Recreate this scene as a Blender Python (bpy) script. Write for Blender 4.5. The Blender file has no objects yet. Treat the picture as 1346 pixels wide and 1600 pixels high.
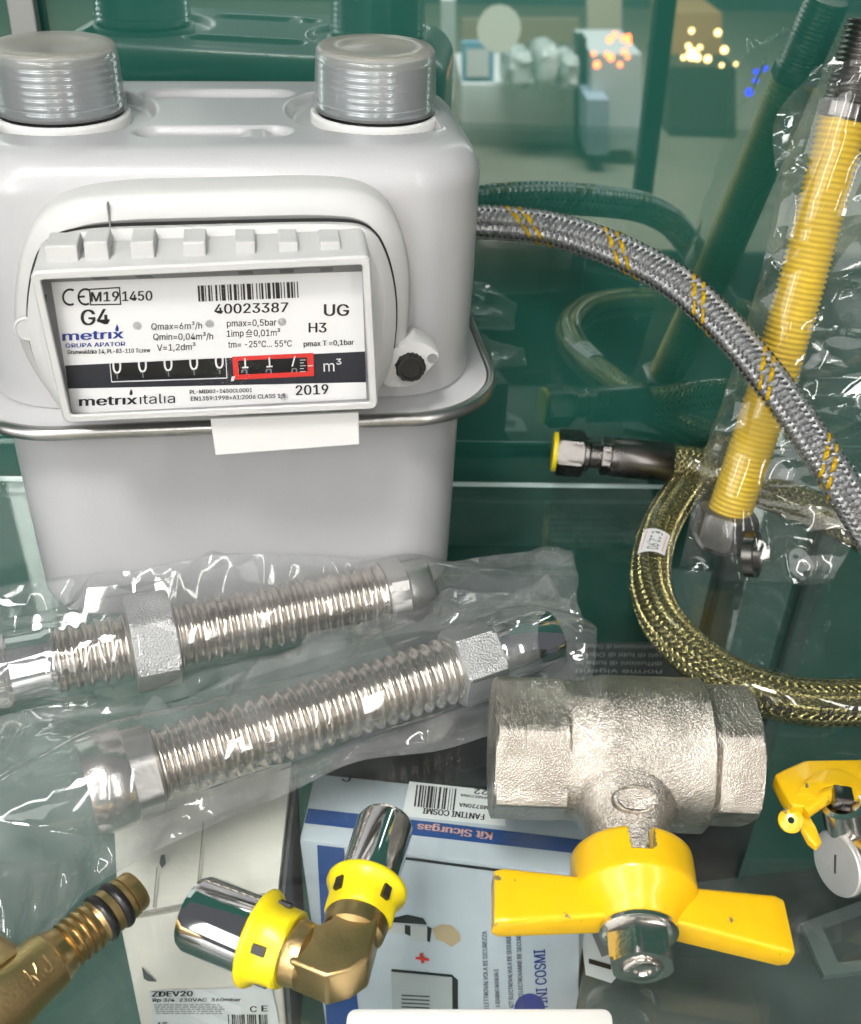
import bpy, bmesh, math, random
import numpy as np
from mathutils import Vector, Matrix

random.seed(7); rng = np.random.default_rng(7)
S = bpy.context.scene
COL = S.collection
PI = math.pi

# ------------------------------------------------------------------ camera
CAM_H = 0.2945
F_PX, TH, RO = 1700.0, math.radians(34.5), math.radians(2.5)
_r0 = np.array([1, 0, 0.]); _u0 = np.array([0, math.sin(TH), math.cos(TH)]); FWD = np.array([0, math.cos(TH), -math.sin(TH)])
RGT = math.cos(RO)*_r0 + math.sin(RO)*_u0; UPV = -math.sin(RO)*_r0 + math.cos(RO)*_u0
CPOS = np.array([0, 0, CAM_H])
cam_d = bpy.data.cameras.new('camera'); cam = bpy.data.objects.new('camera', cam_d); COL.objects.link(cam)
M = Matrix.Identity(4)
for i in range(3):
    M[i][0] = RGT[i]; M[i][1] = UPV[i]; M[i][2] = -FWD[i]; M[i][3] = CPOS[i]
cam.matrix_world = M
cam_d.sensor_fit = 'VERTICAL'; cam_d.sensor_height = 36; cam_d.sensor_width = 36
cam_d.lens = 36*F_PX/1600
cam_d.clip_start = 0.01; cam_d.clip_end = 100
cam_d.dof.use_dof = True; cam_d.dof.focus_distance = 0.365; cam_d.dof.aperture_fstop = 19
S.camera = cam
S.render.resolution_x = 861; S.render.resolution_y = 1024

# ------------------------------------------------------------------ world, lamps, exposure
W = bpy.data.worlds.new('World'); S.world = W; W.use_nodes = True
bg = W.node_tree.nodes['Background']; bg.inputs[0].default_value = (0.88, 0.93, 1.0, 1); bg.inputs[1].default_value = 0.13
S.view_settings.view_transform = 'Standard'; S.view_settings.look = 'None'; S.view_settings.exposure = 0.0; S.view_settings.gamma = 1
try: S.cycles.transparent_max_bounces = 24; S.cycles.max_bounces = 8; S.cycles.glossy_bounces = 5; S.cycles.caustics_reflective = False
except Exception: pass

def area(name, loc, target, sx, sy, power, col=(1, 1, 1)):
    d = bpy.data.lights.new(name, 'AREA'); d.shape = 'RECTANGLE'; d.size = sx; d.size_y = sy; d.energy = power; d.color = col
    o = bpy.data.objects.new(name, d); COL.objects.link(o); o.location = loc
    o.rotation_euler = (Vector(target)-Vector(loc)).to_track_quat('-Z', 'Y').to_euler()
    return o
area('shop_window_light', (-1.2, -1.45, 0.85), (-0.05, 0.35, 0.08), 2.0, 1.3, 26, (1.0, 0.985, 0.96))
for tx, ty, tz in ((-0.60, -0.75, 0.78), (0.10, -0.95, 0.88), (0.75, -0.70, 0.75)):
    area('ceiling_tube_light', (tx, ty, tz), (tx*.3, 0.33, 0.0), 0.05, 1.2, 5.0, (1.0, 0.97, 0.93))
area('front_fill_light', (-0.25, -0.55, 1.5), (-0.05, 0.18, 0.0), 0.35, 0.35, 0.85, (1.0, 0.975, 0.94)).data.spread = math.radians(27)  # added narrow lamp that brightens the lower front of the shelf
area('shop_counter_fill_light', (0.4, -2.2, 2.2), (0.5, -3.3, -0.4), 2.0, 1.0, 190, (1.0, 0.98, 0.95)).data.spread = math.radians(110)  # added lamp that brightens the reflected shop counter and floor

# ------------------------------------------------------------------ unprojection helpers
def ray(px, py): return FWD + RGT*(px-673)/F_PX - UPV*(py-800)/F_PX
def P(px, py, z=0.0):                       # point of the horizontal plane z seen at photo position
    d = ray(px, py); return CPOS + d*((z-CAM_H)/d[2])
def PY(px, py, y):                          # point of the vertical plane y
    d = ray(px, py); return CPOS + d*(y/d[1])
def PL(px, py, pl):                         # point of a general plane (o, n)
    d = ray(px, py); o, n = pl; return CPOS + d*(((o-CPOS)@n)/(d@n))
def nrm(v): v = np.asarray(v, float); return v/np.linalg.norm(v)

# ------------------------------------------------------------------ materials
def newmat(name):
    m = bpy.data.materials.new(name); m.use_nodes = True
    nt = m.node_tree; return m, nt, nt.nodes['Principled BSDF'], nt.nodes['Material Output']
def pm(name, col, rough=0.4, metal=0.0, var=0.0, vscale=40, bump=0.0, bscale=300, spec=0.5, coat=0.0, col2=None, bdetail=3, rvar=0.0, trans=0.0, bdist=0.001):
    m, nt, b, out = newmat(name)
    b.inputs['Base Color'].default_value = (*col, 1); b.inputs['Roughness'].default_value = rough; b.inputs['Metallic'].default_value = metal
    b.inputs['Specular IOR Level'].default_value = spec; b.inputs['Coat Weight'].default_value = coat; b.inputs['Coat Roughness'].default_value = 0.08
    tc = nt.nodes.new('ShaderNodeTexCoord')
    if var or col2 or rvar:
        n = nt.nodes.new('ShaderNodeTexNoise'); n.inputs['Scale'].default_value = vscale; n.inputs['Detail'].default_value = 5
        nt.links.new(tc.outputs['Object'], n.inputs['Vector'])
        if var or col2:
            r = nt.nodes.new('ShaderNodeValToRGB'); r.color_ramp.elements[0].position = 0.32; r.color_ramp.elements[1].position = 0.68
            c2 = col2 if col2 else tuple(min(1, c*(1+var)) for c in col)
            r.color_ramp.elements[0].color = (*[c*(1-var) for c in col], 1); r.color_ramp.elements[1].color = (*c2, 1)
            nt.links.new(n.outputs['Fac'], r.inputs['Fac']); nt.links.new(r.outputs['Color'], b.inputs['Base Color'])
        if rvar:
            mr = nt.nodes.new('ShaderNodeMapRange'); mr.inputs['To Min'].default_value = max(0.02, rough-rvar); mr.inputs['To Max'].default_value = rough+rvar
            nt.links.new(n.outputs['Fac'], mr.inputs['Value']); nt.links.new(mr.outputs['Result'], b.inputs['Roughness'])
    if bump:
        n2 = nt.nodes.new('ShaderNodeTexNoise'); n2.inputs['Scale'].default_value = bscale; n2.inputs['Detail'].default_value = bdetail
        nt.links.new(tc.outputs['Object'], n2.inputs['Vector'])
        bp = nt.nodes.new('ShaderNodeBump'); bp.inputs['Strength'].default_value = bump; bp.inputs['Distance'].default_value = bdist
        nt.links.new(n2.outputs['Fac'], bp.inputs['Height']); nt.links.new(bp.outputs['Normal'], b.inputs['Normal'])
    return m
def clear(name, tint=(0.97, 0.99, 0.98), ior=1.5, haze=0.0, rough=0.04, boost=1.0, hazecol=(0.9, 0.93, 0.92), scratch=0.0):
    m, nt, b, out = newmat(name); nt.nodes.remove(b)
    t = nt.nodes.new('ShaderNodeBsdfTransparent'); t.inputs[0].default_value = (*tint, 1)
    g = nt.nodes.new('ShaderNodeBsdfGlossy'); g.inputs['Roughness'].default_value = rough
    f0 = ((ior-1)/(ior+1))**2*boost                    # Schlick's law on |cos|, the same for both sides of a thin sheet
    lw = nt.nodes.new('ShaderNodeLayerWeight'); pw = nt.nodes.new('ShaderNodeMath'); pw.operation = 'POWER'; pw.inputs[1].default_value = 5
    nt.links.new(lw.outputs['Facing'], pw.inputs[0]); lw.inputs['Blend'].default_value = 0.5
    mu = nt.nodes.new('ShaderNodeMath'); mu.operation = 'MULTIPLY_ADD'; mu.use_clamp = True; mu.inputs[1].default_value = 1-f0; mu.inputs[2].default_value = f0
    nt.links.new(pw.outputs[0], mu.inputs[0])
    mx = nt.nodes.new('ShaderNodeMixShader'); nt.links.new(mu.outputs[0], mx.inputs[0]); nt.links.new(t.outputs[0], mx.inputs[1]); nt.links.new(g.outputs[0], mx.inputs[2])
    last = mx
    if haze:
        d = nt.nodes.new('ShaderNodeBsdfDiffuse'); d.inputs[0].default_value = (*hazecol, 1)
        tl = nt.nodes.new('ShaderNodeBsdfTranslucent'); tl.inputs[0].default_value = (*hazecol, 1)
        a = nt.nodes.new('ShaderNodeMixShader'); a.inputs[0].default_value = 0.5
        nt.links.new(d.outputs[0], a.inputs[1]); nt.links.new(tl.outputs[0], a.inputs[2])
        m2 = nt.nodes.new('ShaderNodeMixShader'); m2.inputs[0].default_value = haze
        if scratch:
            tc = nt.nodes.new('ShaderNodeTexCoord'); n = nt.nodes.new('ShaderNodeTexNoise'); n.inputs['Scale'].default_value = 60; n.inputs['Detail'].default_value = 6
            nt.links.new(tc.outputs['Object'], n.inputs['Vector'])
            mr = nt.nodes.new('ShaderNodeMapRange'); mr.inputs['From Min'].default_value = 0.35; mr.inputs['From Max'].default_value = 0.7
            mr.inputs['To Min'].default_value = haze*(1-scratch); mr.inputs['To Max'].default_value = haze*(1+scratch)
            nt.links.new(n.outputs['Fac'], mr.inputs['Value']); nt.links.new(mr.outputs['Result'], m2.inputs[0])
        nt.links.new(last.outputs[0], m2.inputs[1]); nt.links.new(a.outputs[0], m2.inputs[2]); last = m2
    nt.links.new(last.outputs[0], out.inputs['Surface'])
    return m
def emit(name, col, st):
    m, nt, b, out = newmat(name); nt.nodes.remove(b)
    e = nt.nodes.new('ShaderNodeEmission'); e.inputs[0].default_value = (*col, 1); e.inputs[1].default_value = st
    nt.links.new(e.outputs[0], out.inputs['Surface']); return m
def wire_mat(name, col, rough, metal, nw, strength=0.8, var=0.2):
    m = pm(name, col, rough, metal, var=var, vscale=350)
    nt = m.node_tree; b = nt.nodes['Principled BSDF']
    uv = nt.nodes.new('ShaderNodeUVMap'); sp = nt.nodes.new('ShaderNodeSeparateXYZ'); nt.links.new(uv.outputs[0], sp.inputs[0])
    mu = nt.nodes.new('ShaderNodeMath'); mu.operation = 'MULTIPLY'; mu.inputs[1].default_value = PI*nw; nt.links.new(sp.outputs['X'], mu.inputs[0])
    sn = nt.nodes.new('ShaderNodeMath'); sn.operation = 'SINE'; nt.links.new(mu.outputs[0], sn.inputs[0])
    ab = nt.nodes.new('ShaderNodeMath'); ab.operation = 'ABSOLUTE'; nt.links.new(sn.outputs[0], ab.inputs[0])
    bp = nt.nodes.new('ShaderNodeBump'); bp.inputs['Strength'].default_value = strength; bp.inputs['Distance'].default_value = 0.0003
    nt.links.new(ab.outputs[0], bp.inputs['Height']); nt.links.new(bp.outputs['Normal'], b.inputs['Normal'])
    return m

MT = {}
MT['paint'] = pm('grey_white_enamel', (0.50, 0.50, 0.51), 0.30, spec=0.5, coat=0.25, bump=0.10, bscale=700, rvar=0.06, var=0.03, vscale=15)
MT['plastic'] = pm('light_grey_plastic', (0.56, 0.56, 0.55), 0.42, bump=0.06, bscale=1500, var=0.02, vscale=30)
MT['plastic2'] = pm('warm_white_plastic', (0.74, 0.74, 0.72), 0.4, var=0.02, vscale=30)
MT['steel'] = pm('dull_steel', (0.52, 0.51, 0.49), 0.30, 1.0, var=0.15, vscale=60, bump=0.08, bscale=500)
MT['zinc'] = pm('zinc_thread', (0.72, 0.74, 0.76), 0.22, 1.0, var=0.15, vscale=50)
MT['chrome'] = pm('polished_chrome', (0.80, 0.80, 0.80), 0.07, 1.0, rvar=0.04, vscale=60)
MT['stainless'] = pm('bright_stainless', (0.60, 0.55, 0.49), 0.21, 1.0, var=0.1, vscale=60, rvar=0.05)
MT['cast'] = pm('nickel_cast', (0.60, 0.55, 0.49), 0.25, 1.0, var=0.2, vscale=60, bump=0.75, bscale=1900, bdist=0.0008, col2=(0.78, 0.72, 0.64), rvar=0.07)
MT['castnut'] = pm('cast_nut_silver', (0.62, 0.62, 0.62), 0.36, 1.0, var=0.1, vscale=60, bump=0.9, bscale=1500, bdist=0.0009)
MT['nickel'] = pm('smooth_nickel', (0.72, 0.69, 0.65), 0.2, 1.0, var=0.08, vscale=80, bump=0.08, bscale=600)
MT['gunmetal'] = pm('dark_plated_steel', (0.20, 0.19, 0.18), 0.28, 1.0, var=0.2, vscale=70, rvar=0.1)
MT['greysteel'] = pm('grey_zinc_nut', (.24, .235, .23), .40, 1.0, var=.25, vscale=90)
MT['brass'] = pm('brass', (0.52, 0.37, 0.17), 0.36, 1.0, var=0.12, vscale=90, bump=0.25, bscale=900, bdist=0.0004)
MT['yellow'] = pm('yellow_enamel', (0.80, 0.475, 0.006), 0.30, coat=0.25, var=0.05, vscale=60, bump=0.12, bscale=500, bdist=0.0005)
MT['lemon'] = pm('lemon_plastic', (0.84, 0.67, 0.012), 0.36, var=0.03, vscale=80)
MT['hoseyellow'] = pm('yellow_hose_coating', (0.80, 0.56, 0.04), 0.34, var=0.08, vscale=60)
MT['black'] = pm('black_print', (0.012, 0.012, 0.014), 0.5)
MT['rubber'] = pm('black_rubber', (0.012, 0.012, 0.012), 0.35)
MT['white'] = pm('white_label', (0.80, 0.80, 0.80), 0.45, var=0.015, vscale=40)
MT['whiteprint'] = pm('white_print', (0.75, 0.75, 0.75), 0.5)
MT['greyprint'] = pm('grey_print', (0.22, 0.22, 0.23), 0.5)
MT['blue'] = pm('blue_print', (0.02, 0.045, 0.26), 0.5)
MT['red'] = pm('red_print', (0.66, 0.035, 0.03), 0.45)
MT['pinkred'] = pm('pale_red_print', (0.75, 0.25, 0.2), 0.5)
MT['navy'] = pm('dark_band_print', (0.018, 0.02, 0.03), 0.35)
MT['film'] = clear('clear_plastic_film', (0.985, 0.99, 0.985), 1.5, haze=0.115, rough=0.075, boost=1.9, scratch=0.5, hazecol=(0.95, 0.96, 0.97))
MT['film2'] = clear('thin_clear_film', (0.985, 0.99, 0.985), 1.5, haze=0.055, rough=0.05, boost=1.5, scratch=0.6)
MT['cap'] = clear('frosted_cap_plastic', (0.95, 0.97, 0.97), 1.45, haze=0.30, rough=0.28, boost=1.0, hazecol=(0.88, 0.90, 0.90))
MT['captop'] = clear('frosted_cap_top', (0.85, 0.85, 0.82), 1.45, haze=0.62, rough=0.25, boost=0.8, hazecol=(0.72, 0.70, 0.64))
MT['window'] = clear('clear_window_plastic', (0.97, 0.97, 0.97), 1.45, rough=0.10, boost=0.4)
MT['winwall'] = clear('smoky_window_wall', (0.85, 0.85, 0.86), 1.45, haze=0.6, rough=0.1, hazecol=(0.66, 0.66, 0.67))
MT['pvc'] = clear('yellowed_clear_pvc', (0.93, 0.92, 0.78), 1.5, haze=0.03, rough=0.06, boost=1.2, hazecol=(0.6, 0.6, 0.35))
MT['shelf'] = clear('shelf_glass', (0.97, 0.99, 0.985), 1.5, rough=0.0, boost=0.9, haze=0.012, scratch=0.95)
MT['shelfedge'] = emit('x', (1, 1, 1), 0) if False else pm('polished_glass_edge', (0.80, 0.95, 0.92), 0.1, coat=0.5)
MT['silverwire'] = wire_mat('silver_braid_wire', (0.62, 0.62, 0.63), 0.28, 0.9, 5)
MT['yellowwire'] = wire_mat('yellow_tracer_wire', (0.80, 0.50, 0.01), 0.4, 0.0, 6)
MT['olivewire'] = wire_mat('olive_braid_wire', (0.64, 0.60, 0.40), 0.16, 1.0, 3)
MT['core'] = pm('dark_hose_core', (0.05, 0.05, 0.055), 0.5)
MT['olivecore'] = pm('olive_hose_core', (0.03, 0.027, 0.01), 0.4)
MT['carton'] = pm('off_white_cardboard', (0.80, 0.75, 0.67), 0.7, var=0.05, vscale=22, bump=0.15, bscale=300)
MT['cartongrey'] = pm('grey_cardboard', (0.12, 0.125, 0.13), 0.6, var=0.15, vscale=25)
MT['kitboard'] = pm('pale_blue_grey_card', (0.52, 0.57, 0.62), 0.42, var=0.05, vscale=25)
MT['kitblue'] = pm('kit_blue_print', (0.015, 0.07, 0.26), 0.42, var=0.08, vscale=40)
MT['darkbox'] = pm('charcoal_card', (0.035, 0.037, 0.038), 0.45, var=0.1, vscale=20)

def chips(m, col, scale, lo):                        # small dark chips and grime in a paint
    nt = m.node_tree; b = nt.nodes['Principled BSDF']; src = b.inputs['Base Color'].links[0].from_socket
    tc = nt.nodes.new('ShaderNodeTexCoord'); n = nt.nodes.new('ShaderNodeTexNoise'); n.inputs['Scale'].default_value = scale; n.inputs['Detail'].default_value = 8; n.inputs['Roughness'].default_value = .7
    nt.links.new(tc.outputs['Object'], n.inputs['Vector'])
    g = nt.nodes.new('ShaderNodeNewGeometry'); ad = nt.nodes.new('ShaderNodeMath'); ad.operation = 'MULTIPLY_ADD'; ad.inputs[1].default_value = 1.6; nt.links.new(g.outputs['Pointiness'], ad.inputs[0]); nt.links.new(n.outputs['Fac'], ad.inputs[2])
    mr = nt.nodes.new('ShaderNodeMapRange'); mr.inputs['From Min'].default_value = lo; mr.inputs['From Max'].default_value = lo+.03; nt.links.new(ad.outputs[0], mr.inputs['Value'])
    mx = nt.nodes.new('ShaderNodeMix'); mx.data_type = 'RGBA'; mx.inputs['B'].default_value = (*col, 1); nt.links.new(mr.outputs['Result'], mx.inputs['Factor']); nt.links.new(src, mx.inputs['A']); nt.links.new(mx.outputs['Result'], b.inputs['Base Color'])
chips(MT['yellow'], (0.16, 0.13, 0.07), 190, 1.475)
# mirror-like back-painted green glass
def panel_mat():
    m, nt, b, out = newmat('green_back_glass')
    b.inputs['Roughness'].default_value = 0.35; b.inputs['Specular IOR Level'].default_value = 0.0
    tc = nt.nodes.new('ShaderNodeTexCoord'); n = nt.nodes.new('ShaderNodeTexNoise'); n.inputs['Scale'].default_value = 6; n.inputs['Detail'].default_value = 4
    nt.links.new(tc.outputs['Object'], n.inputs['Vector'])
    r = nt.nodes.new('ShaderNodeValToRGB'); r.color_ramp.elements[0].color = (0.018, 0.105, 0.078, 1); r.color_ramp.elements[1].color = (0.024, 0.13, 0.098, 1)
    nt.links.new(n.outputs['Fac'], r.inputs[0]); nt.links.new(r.outputs[0], b.inputs['Base Color'])
    g = nt.nodes.new('ShaderNodeBsdfGlossy'); g.inputs['Roughness'].default_value = 0.012; g.inputs[0].default_value = (0.92, 1, 0.97, 1)
    mx = nt.nodes.new('ShaderNodeMixShader'); mx.inputs[0].default_value = 0.21
    nt.links.new(b.outputs[0], mx.inputs[1]); nt.links.new(g.outputs[0], mx.inputs[2]); nt.links.new(mx.outputs[0], out.inputs['Surface'])
    return m
MT['panel'] = panel_mat()

# ------------------------------------------------------------------ object helpers
def thing(name, label, cat, loc, group=None):
    o = bpy.data.objects.new(name, None); COL.objects.link(o); o.empty_display_size = 0.02
    o.location = tuple(map(float, loc)); o['label'] = label; o['category'] = cat
    if group: o['group'] = group
    ORG[o.name] = np.array(loc, float); return o
ORG = {}
def org_of(o):
    return ORG.get(o.name, np.zeros(3))
class MB:
    def __init__(s): s.V = []; s.F = []; s.n = 0; s.MI = []; s.UV = None
    def add(s, V, F, mi=0):
        V = np.asarray(V, float).reshape(-1, 3)
        s.V.append(V); s.F += [tuple(int(i)+s.n for i in f) for f in F]; s.MI += [mi]*len(F); s.n += len(V)
    def grid(s, G, closed_u=False, closed_v=False, mi=0, flip=False):
        nu, nv = G.shape[:2]; F = []
        for i in range(nu if closed_u else nu-1):
            a = i*nv; b = ((i+1) % nu)*nv
            for j in range(nv if closed_v else nv-1):
                k = (j+1) % nv
                f = (a+j, a+k, b+k, b+j); F.append(f[::-1] if flip else f)
        s.add(G.reshape(-1, 3), F, mi)
    def fan(s, pts, mi=0, flip=False):
        pts = np.asarray(pts); f = tuple(range(len(pts))); s.add(pts, [f[::-1] if flip else f], mi)
    def box(s, o, ax, ay, az, mi=0):       # o corner-centre at base; full edge vectors
        o = np.asarray(o, float); ax = np.asarray(ax, float); ay = np.asarray(ay, float); az = np.asarray(az, float)
        V = [o+ax*(i-.5)+ay*(j-.5)+az*k for k in (0, 1) for j in (0, 1) for i in (0, 1)]
        s.add(V, [(0, 2, 3, 1), (4, 5, 7, 6), (0, 1, 5, 4), (2, 6, 7, 3), (0, 4, 6, 2), (1, 3, 7, 5)], mi)
    def prism(s, A, B, mi=0, capA=True, capB=True):   # two matching loops
        A = np.asarray(A); B = np.asarray(B); n = len(A)
        F = [(i, (i+1) % n, n+(i+1) % n, n+i) for i in range(n)]
        if capA: F.append(tuple(range(n))[::-1])
        if capB: F.append(tuple(range(n, 2*n)))
        s.add(np.vstack([A, B]), F, mi)
    def lathe(s, o, d, prof, seg=64, rfun=None, up=(0, 0, 1), mi=0, cap=True):
        o = np.asarray(o, float); d = nrm(d); u = np.asarray(up, float)
        if abs(d@nrm(u)) > .95: u = np.array([1., 0, 0])
        x = nrm(np.cross(u, d)); y = np.cross(d, x)
        ph = np.linspace(0, 2*PI, seg, endpoint=False)
        c = np.cos(ph)[:, None]*x + np.sin(ph)[:, None]*y
        G = []
        for t, r in prof:
            rr = np.full(seg, r) if rfun is None else rfun(t, r, ph)
            G.append(o + d*t + c*rr[:, None])
        s.grid(np.array(G), closed_v=True, mi=mi)
        if cap: s.fan(G[0], mi, flip=True); s.fan(G[-1], mi)
    def sweep(s, path, rad, seg=24, mi=0, cap=True):
        C, T, N, B, L = frames(path); ph = np.linspace(0, 2*PI, seg, endpoint=False)
        r = np.broadcast_to(np.asarray(rad, float).reshape(-1, 1), (len(C), 1))
        G = C[:, None, :] + r[:, :, None]*(np.cos(ph)[None, :, None]*N[:, None, :] + np.sin(ph)[None, :, None]*B[:, None, :])
        s.grid(G, closed_v=True, mi=mi)
        if cap: s.fan(G[0], mi, flip=True); s.fan(G[-1], mi)
    def build(s, name, mats, parent=None, smooth=True, org=None, angle=40, bevel=0.0, bseg=2, fixn=True):
        V = np.vstack(s.V); o0 = org if org is not None else (org_of(root_of(parent)) if parent else np.zeros(3))
        me = bpy.data.meshes.new(name); me.from_pydata((V-o0).tolist(), [], s.F)
        if not isinstance(mats, (list, tuple)): mats = [mats]
        for m in mats: me.materials.append(m)
        if len(mats) > 1: me.polygons.foreach_set('material_index', s.MI)
        if s.UV is not None:
            uvl = me.uv_layers.new(name='UVMap'); UV = np.vstack(s.UV)
            li = np.zeros(len(me.loops), dtype=np.int32); me.loops.foreach_get('vertex_index', li)
            uvl.data.foreach_set('uv', UV[li].astype(np.float32).ravel())
        if fixn or bevel:
            bm = bmesh.new(); bm.from_mesh(me)
            if fixn: bmesh.ops.recalc_face_normals(bm, faces=bm.faces)
            if bevel:
                ed = [e for e in bm.edges if len(e.link_faces) == 2 and e.calc_face_angle(0) > math.radians(30)]
                bmesh.ops.bevel(bm, geom=ed, offset=bevel, segments=bseg, affect='EDGES', profile=0.5, clamp_overlap=True)
            bm.to_mesh(me); bm.free()
        if smooth:
            me.polygons.foreach_set('use_smooth', [True]*len(me.polygons))
            try: me.set_sharp_from_angle(angle=math.radians(angle))
            except Exception: pass
        ob = bpy.data.objects.new(name, me); COL.objects.link(ob)
        if parent: ob.parent = parent
        elif org is not None: ob.location = tuple(map(float, org))
        return ob
def root_of(o):
    while o.parent: o = o.parent
    return o
def tag(o, label, cat, group=None):
    o['label'] = label; o['category'] = cat
    if group: o['group'] = group
    return o
def structure(o): o['kind'] = 'structure'; return o
def catmull(pts, step=0.001):
    p = np.asarray(pts, float); p = np.vstack([2*p[0]-p[1], p, 2*p[-1]-p[-2]]); out = []
    for i in range(1, len(p)-2):
        n = max(3, int(np.linalg.norm(p[i+1]-p[i])/step)); t = np.linspace(0, 1, n, endpoint=False)[:, None]
        a, b, c, d = p[i-1], p[i], p[i+1], p[i+2]
        out.append(.5*((2*b)+(-a+c)*t+(2*a-5*b+4*c-d)*t**2+(-a+3*b-3*c+d)*t**3))
    out.append(p[-2][None]); q = np.vstack(out)
    L = np.r_[0, np.cumsum(np.linalg.norm(np.diff(q, axis=0), axis=1))]
    n = int(L[-1]/step)+1; s = np.linspace(0, L[-1], n)
    return np.stack([np.interp(s, L, q[:, k]) for k in range(3)], 1)
def frames(path):
    C = np.asarray(path, float); T = np.gradient(C, axis=0); T /= np.linalg.norm(T, axis=1)[:, None]
    N = np.zeros_like(C); u = np.array([0, 0, 1.]) if abs(T[0][2]) < .9 else np.array([1., 0, 0])
    N[0] = nrm(u-T[0]*(u@T[0]))
    for i in range(1, len(C)):
        v = N[i-1]-T[i]*(N[i-1]@T[i]); N[i] = v/np.linalg.norm(v)
    L = np.r_[0, np.cumsum(np.linalg.norm(np.diff(C, axis=0), axis=1))]
    return C, T, N, np.cross(T, N), L
def hexr(ap, rmax_of_t=None):
    def f(t, r, ph):
        a = (ph % (PI/3))-PI/6
        h = ap/np.cos(a)
        return np.minimum(h, r)
    return f
def line(a, b, n): t = np.linspace(0, 1, n)[:, None]; return np.asarray(a)*(1-t)+np.asarray(b)*t

# value noise
_LAT = rng.random((64, 64))
def vnoise(x, y):
    xi = np.floor(x).astype(int); yi = np.floor(y).astype(int); fx = x-xi; fy = y-yi
    fx = fx*fx*(3-2*fx); fy = fy*fy*(3-2*fy)
    g = lambda a, b: _LAT[a % 64, b % 64]
    return (g(xi, yi)*(1-fx)+g(xi+1, yi)*fx)*(1-fy)+(g(xi, yi+1)*(1-fx)+g(xi+1, yi+1)*fx)*fy
def ridged(x, y, o=3):
    h = 0; a = 1.; tot = 0
    for k in range(o):
        h = h + a*(1-np.abs(2*vnoise(x+17.3*k, y+9.1*k)-1))**2; tot += a; a *= .5; x, y = 1.9*x+.35*y, 1.9*y-.35*x
    return h/tot

# ------------------------------------------------------------------ text
_TC = {}
try: FONT = bpy.data.fonts.load(bpy.utils.system_resource('DATAFILES', path='fonts')+'/Inter.woff2')
except Exception: FONT = None            # Blender's own bundled sans, else its built-in face
def text2d(body, bold=0.0):
    key = (body, bold)
    if key in _TC: return _TC[key]
    def raw(b):
        c = bpy.data.curves.new('lettering', 'FONT'); c.body = b; c.size = 1; c.offset = 0; c.resolution_u = 3; c.fill_mode = 'FRONT'
        if FONT: c.font = FONT
        o = bpy.data.objects.new('lettering', c); COL.objects.link(o)
        dg = bpy.context.evaluated_depsgraph_get(); dg.update()
        me = bpy.data.meshes.new_from_object(o.evaluated_get(dg))
        V = np.array([v.co[:2] for v in me.vertices]).reshape(-1, 2); F = [tuple(p.vertices) for p in me.polygons]
        bpy.data.objects.remove(o); bpy.data.curves.remove(c); bpy.data.meshes.remove(me); return V, F
    V, F = raw(body)
    if 'cap' not in _TC:
        h = raw('H')[0]; _TC['cap'] = (h[:, 1].min(), h[:, 1].max())
    c0, c1 = _TC['cap']; V = V.copy(); V[:, 1] = (V[:, 1]-0)/(c1)
    x0 = V[:, 0].min(); w = V[:, 0].max()-x0; V[:, 0] -= x0
    _TC[key] = (V, F, w); return _TC[key]
def text_on(mb, body, p0, p1, cap, up, lift, bold=0.012, cut=None):
    """letters from p0 to p1 (3D), cap = capital height, up = unit vector, lift = offset vector"""
    V, F, w = text2d(body, bold)
    if cut: V, F = cut2d(V, F, *cut)
    d = (np.asarray(p1)-np.asarray(p0))/w
    for k, sx in enumerate((-1, 1, 0, -.5, .5) if bold > .008 else ((-1, 1) if bold > 0 else (0,))):     # strokes thickened by shifted copies
      mb.add(np.asarray(p0)+sx*bold*1.6*d-k*8e-6*nrm(lift)+V[:, :1]*d+V[:, 1:]*cap*np.asarray(up)+np.asarray(lift), F)
def cut2d(V, F, lo, hi):
    bm = bmesh.new(); vs = [bm.verts.new((x, y, 0)) for x, y in V]
    for f in F:
        try: bm.faces.new([vs[i] for i in f])
        except ValueError: pass
    for y, nn in ((lo, (0, -1, 0)), (hi, (0, 1, 0))):
        bmesh.ops.bisect_plane(bm, geom=bm.verts[:]+bm.edges[:]+bm.faces[:], plane_co=(0, y, 0), plane_no=nn, clear_outer=True)
    bm.verts.index_update(); V2 = np.array([v.co[:2] for v in bm.verts]); F2 = [tuple(v.index for v in f.verts) for f in bm.faces]; bm.free()
    return V2, F2
def ptext(mb, pl, body, a, b, cap_px, lift=0.00020, bold=0.012, cut=None, upx=None):
    """text on plane pl whose baseline runs between photo positions a and b, capitals cap_px tall"""
    p0, p1 = PL(*a, pl), PL(*b, pl); n = nrm(pl[1])
    ab = np.array(b, float)-np.array(a, float); q = np.array([ab[1], -ab[0]])/np.hypot(*ab)
    if upx is not None: q = np.array(upx, float)/np.hypot(*upx)
    p2 = PL(a[0]+q[0]*cap_px, a[1]+q[1]*cap_px, pl); v = p2-p0
    text_on(mb, body, p0, p1, np.linalg.norm(v), nrm(v), n*lift, bold, cut)
def pquad(mb, pl, pts, lift=0.0001, mi=0):
    n = nrm(pl[1]); mb.fan([PL(*p, pl)+n*lift for p in pts], mi)

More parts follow.
